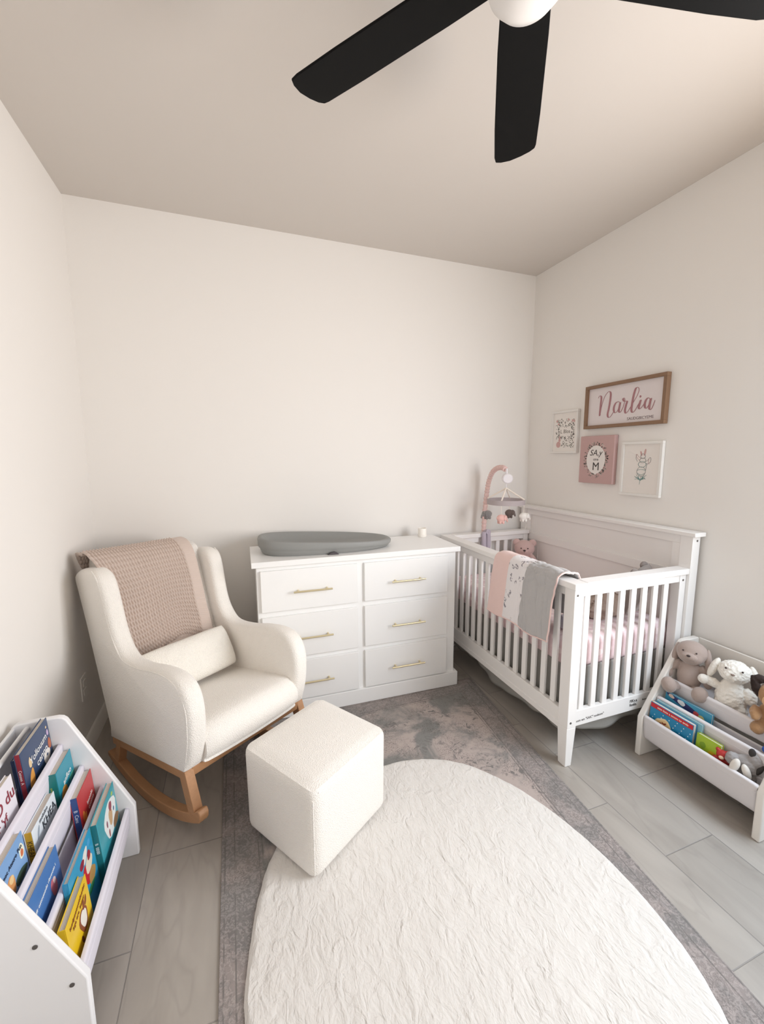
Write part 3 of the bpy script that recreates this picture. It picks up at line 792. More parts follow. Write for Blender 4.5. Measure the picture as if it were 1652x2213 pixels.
# ---------------------------------------------------------------- crib mobile
def mobile():
    t = thing('crib_mobile', 'pink fabric covered mobile arm with grey ring clamped on the far crib rail', 'mobile', (-.450, -.100, .86))
    ox, oy, oz = -.450, -.100, .86
    def w(p): return (p[0]-ox, p[1]-oy, p[2]-oz)
    pk = mat('ruched_pink', 'E0C2BD', .95, bump=.7, scale=150, sheen=.3, dist=.003)
    P = smooth_path([(-.455, -.105, .875), (-.453, -.105, .97), (-.446, -.103, 1.08), (-.436, -.103, 1.18), (-.428, -.112, 1.26), (-.424, -.145, 1.322), (-.424, -.200, 1.354), (-.426, -.265, 1.360), (-.430, -.300, 1.350)], 18)
    rad = [.0135+.0050*abs(math.sin(i*.66))+.001*math.sin(i*2.1) for i in range(len(P))]
    bm = bmesh.new(); tube(bm, [w(p) for p in P], rad, 16); link_mesh('ruched_arm', bm, pk, t)
    # clamp cover: two lilac grey fabric tubes hanging over the rail
    cl = mat('lilac_fabric', 'B9B0BC', .95, bump=.3, scale=200)
    for dx in (-.019, .017):
        bm = bmesh.new(); tube(bm, [w((-.462+dx, -.147, .898)), w((-.462+dx, -.149, .85)), w((-.462+dx, -.150, .79)), w((-.462+dx, -.148, .748))], [.0165, .0175, .0185, .016], 16); link_mesh('clamp_cover', bm, cl, t)
    bm = bmesh.new(); tube(bm, [w((-.449, -.10, .886)), w((-.449, -.158, .897))], [.02, .02], 12); link_mesh('clamp', bm, cl, t)
    wh = mat('mobile_white', 'E4E0E4', .5)
    C = Vector((-.430, -.318, 0))
    bm = bmesh.new()
    tube(bm, [w((C.x, C.y, 1.355)), w((C.x, C.y, 1.315))], .006, 10)
    # round music box facing the room
    d = Vector((-.45, -.85, 0)).normalized(); c = Vector((C.x+.006, C.y, 1.288))
    tube(bm, [w(c-d*.024), w(c-d*.022), w(c+d*.016), w(c+d*.022)], [.026, .034, .034, .028], 28)
    tube(bm, [w((C.x, C.y, 1.256)), w((C.x, C.y, 1.222))], .0035, 10)
    link_mesh('music_box', bm, wh, t)
    zc = 1.132; r = .124; h = .033
    bm = bmesh.new(); n = 64; lo, hi, li, hi2 = [], [], [], []
    for k in range(n):
        a = 2*math.pi*k/n; x, y = math.cos(a), math.sin(a)
        for L_, rr, z in ((lo, r, zc-h/2), (hi, r, zc+h/2), (li, r-.004, zc-h/2), (hi2, r-.004, zc+h/2)): L_.append(bm.verts.new(w((C.x+x*rr, C.y+y*rr, z))))
    for k in range(n):
        q = (k+1) % n
        for a, b in ((lo, hi), (hi, hi2), (hi2, li), (li, lo)): bm.faces.new((a[k], a[q], b[q], b[k]))
    link_mesh('fabric_ring', bm, mat('ring_grey', 'AFA5A6', .9, bump=.2, scale=200), t)
    cream = mat('cream_cord', 'EAE1D6', .8)
    for k in range(4):
        a = R(-139+90*k); e = Vector((C.x+math.cos(a)*(r-.002), C.y+math.sin(a)*(r-.002), zc+h/2+.001))
        bm = bmesh.new(); tube(bm, [w((C.x, C.y, 1.224)), w(e)], .0052, 8); link_mesh('strut', bm, cream, t)
    # four hanging animals
    bunnies = [(131, 'hanging_elephant', '8F8C8B', .052, 1.040), (-139, 'hanging_elephant', 'DFB4AC', .052, 1.034), (-49, 'hanging_elephant', 'E8E4DE', .05, 1.040), (41, 'hanging_elephant', '6F625C', .05, 1.040)]
    for deg, nm, hexc, L_, z in bunnies:
        a = R(deg); e = Vector((C.x+math.cos(a)*(r-.004), C.y+math.sin(a)*(r-.004), 0))
        bm = bmesh.new(); tube(bm, [w((e.x, e.y, zc-h/2)), w((e.x, e.y, z+.02))], .0016, 6); link_mesh('cord', bm, cream, t)
        mm = mat('mobile_plush_'+hexc, hexc, .95, bump=.4, scale=500, sheen=.3)
        c = Vector((e.x, e.y, z)); s = 1.0 if deg > 90 else -1.0; rt = 0
        X = lambda dx, dz, dy=0: w((c.x+s*dx, c.y+dy, c.z+dz))
        o = plush('plush_elephant', [(X(0, 0), (.031, .024, .026)), (X(-.026, .002), (.020, .019, .020)), (X(-.044, -.008), (.010, .007, .008)), (X(-.050, -.020), (.006, .006, .010)),
                  (X(.012, -.026, -.010), (.009, .008, .012)), (X(-.012, -.027, -.010), (.009, .008, .012)), (X(.012, -.026, .010), (.009, .008, .012)), (X(-.012, -.027, .010), (.009, .008, .012)), (X(.032, .004), (.006, .004, .004))], mm, t, .003, 3)
        eo('ear', X(-.020, .002, -.021), (.013, .004, .016), mm, o, (0, 0, 10)); eo('ear', X(-.020, .002, .021), (.013, .004, .016), mm, o, (0, 0, -10))
        eo('eye', X(-.040, .006, -.012), (.0022,)*3, M_dark, o, sub=2)
mobile()

# ---------------------------------------------------------------- teddy in the crib
def teddy(name, label, loc, rz, m, s=1.0, face=None):
    t = thing(name, label, 'soft toy', loc, rz)
    f = lambda *a: tuple(x*s for x in a)
    plush('body', [(f(0, 0, .062), f(.052, .044, .062)), (f(0, 0, .10), f(.044, .038, .035)), (f(0, 0, .15), f(.066, .056, .056)), (f(0, -.020, .142), f(.050, .04, .040)),
                   (f(-.058, -.018, .080), f(.020, .022, .046), (20, 25, 0)), (f(.058, -.018, .080), f(.020, .022, .046), (20, -25, 0)),
                   (f(-.040, -.058, .024), f(.023, .050, .023), (0, 0, -14)), (f(.040, -.058, .024), f(.023, .050, .023), (0, 0, 14)),
                   (f(-.052, -.102, .030), f(.022, .013, .028)), (f(.052, -.102, .030), f(.022, .013, .028))], m, t, .0035*s, 3)
    for sx in (-1, 1):
        bm = bmesh.new(); ell(bm, f(sx*.050, .002, .188), f(.025, .013, .024), (0, sx*25, 0)); link_mesh('ear', bm, m, t)
        eo('eye', f(sx*.021, -.056, .160), f(.0042, .003, .0042), M_dark, t, sub=2)
    mz = eo('muzzle', f(0, -.054, .142), f(.024, .016, .017), m, t)
    eo('nose', f(0, -.070, .148), f(.0085, .005, .006), M_dark, t, sub=2)
    bm = bmesh.new(); tube(bm, [f(0, -.0715, .143), f(0, -.0705, .134)], .0009*s, 6); link_mesh('mouth', bm, M_dark, t)
teddy('teddy_bear', 'dusty pink teddy bear sitting in the far corner of the crib', (-.168, -.205, .601), R(-38), M_pinkplush, 1.1)
M_greyplush = mat('grey_plush', '8F8681', .95, bump=.6, scale=300, sheen=.3)
# grey bear-eared cushion propped at the near end of the crib
t = thing('ear_cushion', 'grey plush cushion with small round ears propped at the near end inside the crib', 'cushion', (-.205, -1.150, .722))
cm = cushion_mesh(.24, .26, .085, 22, .008); bmesh.ops.transform(cm, matrix=Matrix.Rotation(R(90), 4, 'X') @ Matrix.Identity(4), verts=cm.verts)
bmesh.ops.transform(cm, matrix=Matrix.Rotation(R(28), 4, 'Z') @ Matrix.Rotation(R(12), 4, 'X'), verts=cm.verts)
bmesh.ops.translate(cm, vec=(0, 0, .028), verts=cm.verts)
link_mesh('cushion_body', cm, M_greyplush, t)
for sx in (-.092, .085): eo('ear', (sx, .0+sx*.5, .136), (.024, .015, .022), M_greyplush, t)
# crinkled taupe blanket slumped beside it
def heap(name, label, c, r, m, seed, cat='blanket', amp=.3):
    bm = bmesh.new(); bmesh.ops.create_icosphere(bm, subdivisions=5, radius=1)
    for v in bm.verts:
        n = v.co.normalized(); k = 1+amp*noise.noise(n*2.2+Vector((seed, 0, 0)))+.10*abs(noise.noise(n*7+Vector((0, seed, 0))))
        v.co = Vector((n.x*r[0]*k, n.y*r[1]*k, max(-r[2]*.85, n.z*r[2]*k)))
    o = link_mesh(name, bm, m); o.location = c; tag(o, label, cat); return o
heap('crumpled_blanket', 'crumpled taupe blanket heaped on the pink sheet behind the end slats', (-.385, -1.085, .672), (.125, .075, .078), mat('taupe_knit', '9C8B80', .95, bump=.8, scale=60, dist=.006), 3)
heap('folded_swaddle', 'bunched pale lilac grey cloth at the corner of the mattress below the quilt', (-.655, -1.165, .635), (.048, .062, .040), mat('swaddle_grey', 'B0AAB2', .95, bump=.5, scale=40, dist=.004), 8)

# ---------------------------------------------------------------- ceiling fan
def fan():
    C = Vector((-1.561, -1.857, 0))
    t = thing('ceiling_fan', 'black five blade ceiling fan with white globe light below the ceiling', 'ceiling fan', (C.x, C.y, H))
    z = 2.44-H
    bm = bmesh.new(); lathe(bm, [(0, 0), (.062, 0), (.062, -.018), (.045, -.03), (.014, -.034), (.014, -.115), (.05, -.125), (.092, -.14), (.098, -.175), (.098, -.262), (.092, -.296), (.088, -.304), (0, -.304)], 48)
    link_mesh('motor_housing', bm, M_black, t)
    bm = bmesh.new(); lathe(bm, [(0, -.300), (.084, -.300), (.088, -.315), (.0865, -.337), (.077, -.364), (.057, -.387), (.032, -.400), (0, -.405)], 48)
    link_mesh('globe_shade', bm, mat('opal_glass', 'E9E6E3', .3), t)
    for k, a in enumerate((126.8, 55.3, -13.5, -87.5, -160)):
        bm = bmesh.new(); n = 24; r0, r1 = .075, .615; out = []
        hw0, hw1 = .054, .066
        top = [(r0, hw0), (.2, .060), (.45, hw1), (.575, hw1)]
        tip = [(.597, .062), (.606, .045), (.612, .015), (.608, -.02), (.600, -.048), (.590, -.063)]
        bot = [(.575, -hw1), (.45, -hw1), (.2, -.060), (r0, -hw0)]
        pts = top+tip+bot
        prism(bm, pts, lambda p, q, d: (p, q, d), -.003, .003)
        M = Matrix.Rotation(R(a), 4, 'Z') @ Matrix.Translation((0, 0, z)) @ Matrix.Rotation(R(-9), 4, 'X')
        bmesh.ops.transform(bm, matrix=M, verts=bm.verts)
        link_mesh('blade', bm, M_black, t, True, .002)
fan()

# ---------------------------------------------------------------- wall pictures (right wall, x = 0)
def wframe(y, z, x): return frameM((x, y, z), (0, -1, 0), (0, 0, 1))   # local X -> -y (viewer's right), local Y -> up, normal -> -x
def picture(name, label, y0, y1, z0, z1, fw, depth, fm, paper, inner_x):
    t = thing(name, label, 'picture', (0, 0, 0))
    bm = bmesh.new(); x = -.0015
    for a in ((y0, y1, z1-fw, z1), (y0, y1, z0, z0+fw), (y0, y0+fw, z0+fw, z1-fw), (y1-fw, y1, z0+fw, z1-fw)): bx(bm, x-depth, x, *a)
    link_mesh('picture_frame', bm, fm, t, True, .0012)
    box('print', inner_x, -.003, y0+fw, y1-fw, z0+fw, z1-fw, paper, t, 0)
    return t
M_paper = mat('paper', 'E6E1DC', .8)
M_paperp = mat('sign_board', 'DDD5D5', .8)
M_fw = mat('frame_white', 'E4E2DE', .45)
M_walnut = mat('frame_walnut', '8F6F55', .55, var=.3, vscale=20, stretch=(8, 1, 1))
ros = mat('rose_ink', 'A4757A', .7)
sg = picture('name_sign', 'wide wood framed sign reading Narlia in rose script above the other pictures', -1.083, -.553, 1.606, 1.868, .019, .030, M_walnut, M_paperp, -.016)
# brush-script strokes, coordinates measured on the sign board (y, z)
ST = {'N':[(-0.644, 1.7888), (-0.6471, 1.7988), (-0.6579, 1.8016), (-0.6653, 1.7887), (-0.6633, 1.7502), (-0.6606, 1.6869), (-0.6646, 1.6928), (-0.6712, 1.7389), (-0.6875, 1.7884), (-0.7073, 1.8138), (-0.7223, 1.8183), (-0.7314, 1.8039), (-0.7309, 1.7728), (-0.7252, 1.7228), (-0.7183, 1.6853), (-0.7254, 1.6667), (-0.7404, 1.6705), (-0.7579, 1.6942)],
'a':[(-0.7998, 1.7445), (-0.7864, 1.752), (-0.7704, 1.7454), (-0.7602, 1.7241), (-0.7609, 1.7014), (-0.7703, 1.6895), (-0.7833, 1.6967), (-0.7948, 1.7203), (-0.8009, 1.7453), (-0.7964, 1.7152), (-0.7955, 1.698), (-0.8015, 1.689), (-0.8109, 1.695), (-0.8222, 1.7174)],
'r':[(-0.8222, 1.7174), (-0.8306, 1.753), (-0.8266, 1.7671), (-0.8185, 1.7618), (-0.827, 1.7486), (-0.8451, 1.7473), (-0.8403, 1.7251), (-0.8359, 1.6964), (-0.8424, 1.6801), (-0.8556, 1.6895)],
'l':[(-0.8556, 1.6895), (-0.8848, 1.7344), (-0.9083, 1.7741), (-0.9155, 1.8012), (-0.9074, 1.815), (-0.8946, 1.8089), (-0.8843, 1.7726), (-0.8785, 1.7256), (-0.8773, 1.6946), (-0.885, 1.6804), (-0.8994, 1.69), (-0.9204, 1.7255)],
'i':[(-0.9204, 1.7255), (-0.9304, 1.7431), (-0.9247, 1.718), (-0.9222, 1.7042), (-0.9282, 1.6955), (-0.9405, 1.7045), (-0.9589, 1.7303)],
'a2':[(-0.9874, 1.7406), (-0.9735, 1.7497), (-0.9609, 1.737), (-0.9567, 1.7144), (-0.9618, 1.6976), (-0.9711, 1.6966), (-0.9828, 1.7183), (-0.9905, 1.7448), (-0.9851, 1.7089), (-0.9868, 1.6894), (-0.997, 1.687), (-1.0083, 1.7108), (-1.0147, 1.7327)]}
Ms = wframe(0, 0, -.0162)
bm = bmesh.new()
for k, pts in ST.items():
    ribbon(bm, [(-a, b) for a, b in pts], Ms, lambda s, tt: .0026+.0092*max(0, -tt.y)**2, .0012)
disc(bm, Ms, .927, 1.763, .0055, .0065, .0012)
link_mesh('script_lettering', bm, ros, sg, smooth=False)
text('small_lettering', 'SAUDGBICYEME', .0225, mat('grey_ink', '77686A', .7), sg, wframe(-.933, 1.6465, -.0162), ext=.0006)
# small framed print, far left
p1 = picture('floral_print', 'small white framed print of tiny leaves and a pink rabbit, leftmost of the wall pictures', -.493, -.256, 1.456, 1.742, .013, .020, M_fw, M_paper, -.012)
rnd = random.Random(4)
inks = [mat('ink_grey', '77716C', .8), mat('ink_sage', '8A8E84', .8), mat('ink_blush', 'C9A3A0', .8)]
bm = bmesh.new(); Mp = wframe(0, 0, -.0122)
for k in range(330):
    yy = .294+rnd.random()*.166; zz = 1.495+rnd.random()*.192
    if .33 < yy < .43 and 1.57 < zz < 1.63: continue
    if yy < .345 and zz < 1.555: continue
    disc(bm, Mp, yy, zz, .0014+.0012*rnd.random(), .004+.003*rnd.random(), .0004, rnd.random()*180, 6, rnd.choice((0, 0, 1)))
for yy, zz in ((.300, 1.676), (.44, 1.672), (.405, 1.68), (.315, 1.655), (.455, 1.668)): disc(bm, Mp, yy, zz, .008, .008, .0005, 0, 10, 2, .1)
disc(bm, Mp, .322, 1.515, .020, .021, .0006, 0, 16, 2); disc(bm, Mp, .331, 1.545, .010, .012, .0006, 0, 12, 2); disc(bm, Mp, .327, 1.565, .003, .010, .0006, 8, 10, 2); disc(bm, Mp, .336, 1.565, .003, .010, .0006, -8, 10, 2)
link_mesh('leaf_drawing', bm, inks, p1, smooth=False)
text('lettering', 'L Blos', .036, inks[0], p1, wframe(-.380, 1.602, -.0122), ext=.0004)
# pink canvas
cv = thing('pink_canvas', 'dusty pink canvas with white oval wreath and black lettering under the wooden sign', 'picture')
box('canvas', -.031, -.0015, -.794, -.538, 1.267, 1.561, mat('canvas_pink', 'BF9F9C', .85, bump=.2, scale=300, dist=.001), cv, .003)
Mc = wframe(0, 0, -.0312); bm = bmesh.new(); rnd = random.Random(9)
for k in range(130):
    a = rnd.random()*2*math.pi; rr = 1.0+rnd.random()*.30
    disc(bm, Mc, .6655+.069*rr*math.cos(a), 1.4145+.086*rr*math.sin(a), .0018+.0015*rnd.random(), .0075, .0006, math.degrees(a)+90+rnd.uniform(-50, 50), 6, rnd.choice((1, 1, 2, 3)))
disc(bm, Mc, .6655, 1.4145, .070, .087, .0010, 0, 48, 0)
disc(bm, Mc, .669, 1.328, .008, .006, .0013, 0, 12, 0)
link_mesh('wreath_print', bm, [mat('oval_white', 'E3DEDA', .8), mat('leaf_dark', '6A6662', .8), mat('leaf_grey', '8A867E', .8), mat('leaf_pale', 'C9BFB8', .8)], cv, smooth=False)
ink = mat('black_ink', '3C3636', .8)
text('lettering', 'SA,y', .052, ink, cv, wframe(-.664, 1.455, -.0323), shear=.25)
text('lettering', 'one', .026, ink, cv, wframe(-.668, 1.416, -.0323))
text('lettering', 'M', .070, ink, cv, wframe(-.670, 1.370, -.0323))
# botanical print
p2 = picture('animal_print', 'white framed print of a rabbit rising from leaves, rightmost of the wall pictures', -1.083, -.836, 1.212, 1.517, .015, .020, M_fw, M_paper, -.012)
bm = bmesh.new(); teal = mat('ink_teal', '6F918E', .8); gr2 = mat('ink_soft', '8E8C8C', .8); bl = inks[2]
thin = lambda s, tt: .0019
ri = lambda pts, mi: ribbon(bm, pts, Mp, thin, .0004, mi)
ri([(.958, 1.278), (.961, 1.30), (.964, 1.328)], 0)
for k in range(16):
    a = R(20+k*9 if k % 2 else 160-k*9); bxx = .940 if k % 2 == 0 else .982
    ri([(.961, 1.300), ((.961+bxx)/2, 1.306+.002*k % .01), (bxx+.016*math.cos(a), 1.318+.014*math.sin(a+k))], 0)
def oval(cx, cz, rx, rz, mi, n=14): ri([(cx+rx*math.cos(2*math.pi*k/n), cz+rz*math.sin(2*math.pi*k/n)) for k in range(n+1)], mi)
oval(.963, 1.350, .026, .026, 1); oval(.966, 1.39, .023, .016, 0); oval(.968, 1.412, .018, .013, 1); oval(.968, 1.435, .014, .013, 1)
ri([(.952, 1.412), (.938, 1.420), (.925, 1.440), (.930, 1.446), (.942, 1.432), (.956, 1.424)], 2); ri([(.930, 1.446), (.926, 1.425), (.936, 1.405)], 1)
ri([(.982, 1.405), (.996, 1.412), (1.010, 1.428), (1.016, 1.418), (1.012, 1.402), (1.000, 1.394), (.986, 1.396)], 1); ri([(1.004, 1.420), (1.002, 1.405), (1.006, 1.392)], 2); ri([(.995, 1.394), (.992, 1.375), (.990, 1.358)], 1)
ri([(.936, 1.355), (.962, 1.362), (.990, 1.357)], 0); ri([(.942, 1.338), (.964, 1.332), (.985, 1.34)], 0)
disc(bm, Mp, .978, 1.456, .0060, .020, .0004, -10, 12, 2); disc(bm, Mp, .956, 1.450, .0050, .015, .0004, 18, 12, 2)
link_mesh('rabbit_drawing', bm, [teal, gr2, bl], p2, smooth=False)

# ---------------------------------------------------------------- books
M_pages = mat('book_pages', 'D8D0C4', .8, bump=.8, scale=1, dist=.001)
_nt = M_pages.node_tree; _w = _nt.nodes.new('ShaderNodeTexWave'); _w.inputs['Scale'].default_value = 90; _w.bands_direction = 'X'
_tc = _nt.nodes.new('ShaderNodeTexCoord'); _nt.links.new(_tc.outputs['Object'], _w.inputs['Vector'])
_mx = _nt.nodes.new('ShaderNodeMix'); _mx.data_type = 'RGBA'; _mx.inputs[6].default_value = srgb('B4A99C'); _mx.inputs[7].default_value = srgb('E2DBD0')
_nt.links.new(_w.outputs['Fac'], _mx.inputs[0]); _nt.links.new(_mx.outputs[2], _nt.nodes['Principled BSDF'].inputs['Base Color'])
def book(label, base, rz, lean, th, ln, ht, cover, spine, group, titles=(), art=(), spine_txt=None, rc=.004):
    """local: +x out of the cover, y along the book (text direction), z up. titles: (string, size, y, z, rot, hex)"""
    t = thing('board_book', label, 'book', base, 0, group)
    t.rotation_euler = (Matrix.Rotation(rz, 4, 'Z') @ Matrix.Rotation(-lean, 4, 'Y')).to_euler()
    bt = .0022
    bm = bmesh.new(); bx(bm, -th+bt, -bt, -ln/2+bt, ln/2-.003, .002, ht-.003)
    link_mesh('page_block', bm, M_pages, t, True, .0004)
    bm = bmesh.new(); bx(bm, -bt, 0, -ln/2, ln/2, 0, ht, 0); bx(bm, -th, -th+bt, -ln/2, ln/2, 0, ht, 0); bx(bm, -th+bt, -bt, -ln/2, -ln/2+bt, 0, ht, 1)
    mc = mat('cover_'+cover, cover, .35, coat=.2); ms = mat('cover_'+spine, spine, .35, coat=.2)
    c = link_mesh('cover', bm, [mc, ms], t, True, .0008)
    Mf = frameM((.0001, 0, 0), (0, 1, 0), (0, 0, 1))
    if art:
        bm = bmesh.new(); hexes = []
        for i, (cy, cz, ry, rz_, rot, hx) in enumerate(art):
            if hx not in hexes: hexes.append(hx)
            (disc(bm, Mf, cy, cz, ry, rz_, .0003+.00002*i, rot, 18, hexes.index(hx), .06) if rot != 'box' else
             prism(bm, [(cy-ry, cz-rz_), (cy+ry, cz-rz_), (cy+ry, cz+rz_), (cy-ry, cz+rz_)], lambda a, b, d: tuple(Mf @ Vector((a, b, d))), 0, .0004, hexes.index(hx)))
        link_mesh('cover_picture', bm, [mat('print_'+h_, h_, .5) for h_ in hexes], c, smooth=False)
    for s, sz, ty, tz, rot, hx in titles:
        text('title', s, sz, mat('print_'+hx, hx, .5), c, Mf @ Matrix.Translation((ty, tz, .0008)) @ Matrix.Rotation(R(rot), 4, 'Z'), ext=.0002, bold=.0003)
    if spine_txt:
        s, sz, hx = spine_txt
        text('spine_title', s, sz, mat('print_'+hx, hx, .5), c, frameM((-th/2, -ln/2-.0004, ht*.66), (0, 0, -1), (1, 0, 0)), ext=.0002)
    return t

def sling(name, t, m, front, depth, run, y0, y1, sx):
    """fabric pocket hung from a rail; front=(x,z) of rail; sx=-1 pocket extends towards -x, +1 towards +x"""
    fx, fz = front
    pr = smooth_path([(fx+sx*.004, fz+.0065, 0), (fx-sx*.0062, fz+.003, 0), (fx-sx*.0068, fz-.012, 0), (fx-sx*.004, fz-.06, 0), (fx+sx*.004, fz-depth+.014, 0), (fx+sx*run*.35, fz-depth, 0), (fx+sx*run*.75, fz-depth+.006, 0), (fx+sx*run, fz-depth+.035, 0), (fx+sx*run, fz-.004, 0)], 6)
    bm = bmesh.new(); n = 40; g = []
    for j, p in enumerate(pr):
        v = j/(len(pr)-1)
        g.append([bm.verts.new((p.x, y0+(y1-y0)*i/n, p.y + (-.004*math.sin(math.pi*i/n)+.003*noise.noise(Vector((i*.23, v*4, fz*9))))*math.sin(math.pi*v))) for i in range(n+1)])
    for j in range(len(g)-1):
        for i in range(n): bm.faces.new((g[j][i], g[j][i+1], g[j+1][i+1], g[j+1][i]))
    o = link_mesh(name, bm, m, t, smooth=False)
    for p in o.data.polygons: p.use_smooth = True
    sd = o.modifiers.new('s', 'SOLIDIFY'); sd.thickness = .0022; sd.offset = 0
    # stitched hem line
    bm = bmesh.new(); tube(bm, [(fx-sx*.0076, y0+.003, fz-.022), (fx-sx*.0078, (y0+y1)/2, fz-.0225), (fx-sx*.0076, y1-.003, fz-.022)], .0011, 6)
    link_mesh('hem_stitch', bm, m, o)

# ---------------------------------------------------------------- book rack (left)
def book_rack():
    t = thing('book_rack', 'white sling book rack full of picture books against the left wall', 'book rack', (-2.72, -1.34, 0))
    ox, oy = -2.72, -1.34
    m = mat('rack_white', 'ECECEE', .45); fab = mat('rack_canvas', 'DDDAE4', .85, bump=.15, scale=300, dist=.001)
    prof = [(-2.554, .0005), (-2.554, .198), (-2.728, .572), (-2.738, .582), (-2.752, .586), (-2.862, .586), (-2.878, .575), (-2.880, .0005)]
    for y0, y1 in ((-1.100, -1.078), (-1.629, -1.607)):
        bm = bmesh.new(); prism(bm, prof, lambda a, b, d: (a-ox, d-oy, b), y0, y1)
        link_mesh('side_panel', bm, m, t, True, .004, 3)
    box('back_panel', -2.876-ox, -2.866-ox, -1.607-oy, -1.100-oy, .10, .575, m, t)
    rails = [(-2.752, .487), (-2.70, .395), (-2.648, .300), (-2.580, .192)]
    for i, (x, z) in enumerate(rails):
        bm = bmesh.new(); tube(bm, [(x-ox, -1.607-oy, z), (x-ox, -1.100-oy, z)], .0058, 14); link_mesh('rail', bm, m, t)
        sling('sling', t, fab, (x-ox, z), .115, .045 if i else .052, -1.605-oy, -1.102-oy, -1)
    bm = bmesh.new(); tube(bm, [(-2.835-ox, -1.607-oy, .568), (-2.835-ox, -1.100-oy, .568)], .007, 14); link_mesh('rail', bm, m, t)
    for x, z in ((-2.646, .328), (-2.586, .194), (-2.73, .49), (-2.62, .055)):
        bm = bmesh.new(); tube(bm, [(x-ox, -1.627-oy, z), (x-ox, -1.6305-oy, z)], .0055, 14); link_mesh('screw_cap', bm, M_bolt, t)
    G = 'picture books in the sling rack'
    L_ = R(4)
    def b(i, y0, y1, ztop, th, label, cover, spine, titles=(), art=(), st=None, dx=0):
        x, z = rails[i]; zb = z-.102
        book(label, (x-.0125-dx, (y0+y1)/2, zb), 0, L_, th, y1-y0, ztop-zb, cover, spine, G, titles, art, st)
    # top tier
    b(0, -1.288, -1.104, .598, .016, 'navy picture book with white title and orange shapes, top tier of the book rack', '2E4468', '8E2F3C',
      (('Yollouum', .030, .008, .160, 6, 'E8E8EA'), ('cennp', .032, .022, .128, 6, 'E8E8EA')),
      ((-.055, .10, .015, .034, -15, 'D79A4A'), (-.05, .155, .008, .016, 0, 'E3C9A0'), (.050, .105, .024, .020, 30, 'E9E4DE'), (.052, .108, .006, .004, 0, '2E4468'), (.078, .130, .010, .018, 0, 'B86A4A'), (.078, .168, .006, .010, 0, 'C9B0D0'), (.075, .188, .004, .004, 0, 'E3C9A0')), ('Conuoo  A', .010, 'E8E8EA'))
    b(0, -1.280, -1.104, .578, .010, 'thin dark blue book directly behind the navy picture book', '1F3054', '1F3054', dx=.019)
    b(0, -1.575, -1.345, .583, .014, 'white book with dark red lettering at the near end of the top tier', 'E9E6EE', 'B98A98',
      (('duuD du', .046, .030, .150, 3, '8E3040'), ('izar \'yf', .030, .020, .112, 3, '8E3040')), ())
    # second tier
    b(1, -1.225, -1.104, .472, .036, 'thick teal picture book with white title in the second tier', '2290A6', '1F7A78',
      (('anfloo', .026, .005, .122, 5, 'E8EEF0'),), ((-.030, .088, .024, .020, 30, 'D59A45'), (.035, .10, .02, .008, 10, '5FB8A0')), ('poor noo', .009, 'B5C24A'))
    b(1, -1.402, -1.252, .437, .020, 'white book with black lettering and yellow spine, middle of the second tier', 'DFE8F0', 'C9A02C',
      (('KHEA', .034, .022, .110, 2, '3A3F48'), ('mololoo', .016, -.005, .136, 2, '6A7078')), ((-.045, .115, .018, .005, 60, '9AA6B4'),), ('KHEAI', .017, '4A3A1C'), dx=.002)
    b(1, -1.582, -1.447, .486, .022, 'light blue book with an orange animal at the near end of the second tier', '7FA8D8', '2A3A4A',
      (('a moc Atucro Fun', .0145, 0, .160, 4, '22304A'),), ((.050, .150, .012, .020, 0, 'E6EAD8'), (.050, .145, .007, .010, 0, 'C9704A'), (-.015, .115, .018, .026, 10, 'D89A60'), (-.010, .128, .010, .010, 0, 'E8C890'), (.03, .10, .03, .014, 0, '3A5040'), (-.05, .105, .012, .012, 0, '2F6A6A')), dx=.0)
    # third tier
    b(2, -1.238, -1.104, .384, .022, 'red picture book with blue spine in the third tier', 'BE3436', '2E4C86',
      (('lmoolo', .019, .018, .118, 8, 'F0DCD8'), ('coomn', .019, .022, .098, 8, 'F0DCD8')), ((-.042, .095, .010, .022, 10, 'E08A3A'), (-.030, .085, .006, .018, -10, 'E8A04A')), ('B  Cans', .014, 'D8DCE6'))
    b(2, -1.584, -1.407, .388, .018, 'plain blue book with thin white script at the near end of the third tier', '4A79B8', '3A66A0',
      (('i ifr ostouoodo rliwooto i', .0125, 0, .145, 5, 'E6EEF6'),), ((.040, .108, .016, .026, 15, 'C9707A'), (.046, .122, .007, .010, 15, 'E8C8C0')))
    # front tier
    b(3, -1.303, -1.118, .328, .020, 'teal book with a white picture panel in the front tier', '3FA3B2', '24787E',
      (), ((.018, .165, .062, .055, 12, 'E6ECEC'), (.02, .165, .018, .028, 0, 'C9A880'), (.03, .195, .014, .016, 20, '9A4A58'), (-.018, .168, .006, .012, 0, '8A5A6A'), (-.01, .13, .006, .014, 0, 'A05A5A'), (.055, .165, .006, .008, 0, '4A6A90'), (.06, .12, .03, .018, 0, '8A6A4A'), (.062, .215, .008, .006, 0, 'B5CC60')), ('B  0000', .012, 'E6F0F0'))
    b(3, -1.486, -1.308, .330, .014, 'bright blue book showing a red and cream mouse in the front tier', '2F9CC8', '2F9CC8',
      (('of w', .026, -.045, .16, 40, 'E8EEF0'),), ((.02, .15, .022, .034, 20, 'C0202C'), (.042, .165, .026, .024, 0, 'E2D8C4'), (.025, .205, .024, .014, 30, 'E6E2DC'), (.0, .20, .016, .012, 0, '8E1F38'), (.05, .185, .012, .014, 0, '9A2834'), (.05, .12, .026, .022, 0, 'B08A50'), (.062, .215, .012, .010, 0, '4AA0D0'), (-.055, .115, .018, .010, 0, 'E2C840'), (.03, .095, .03, .01, 0, '2A7A50')), dx=.017)
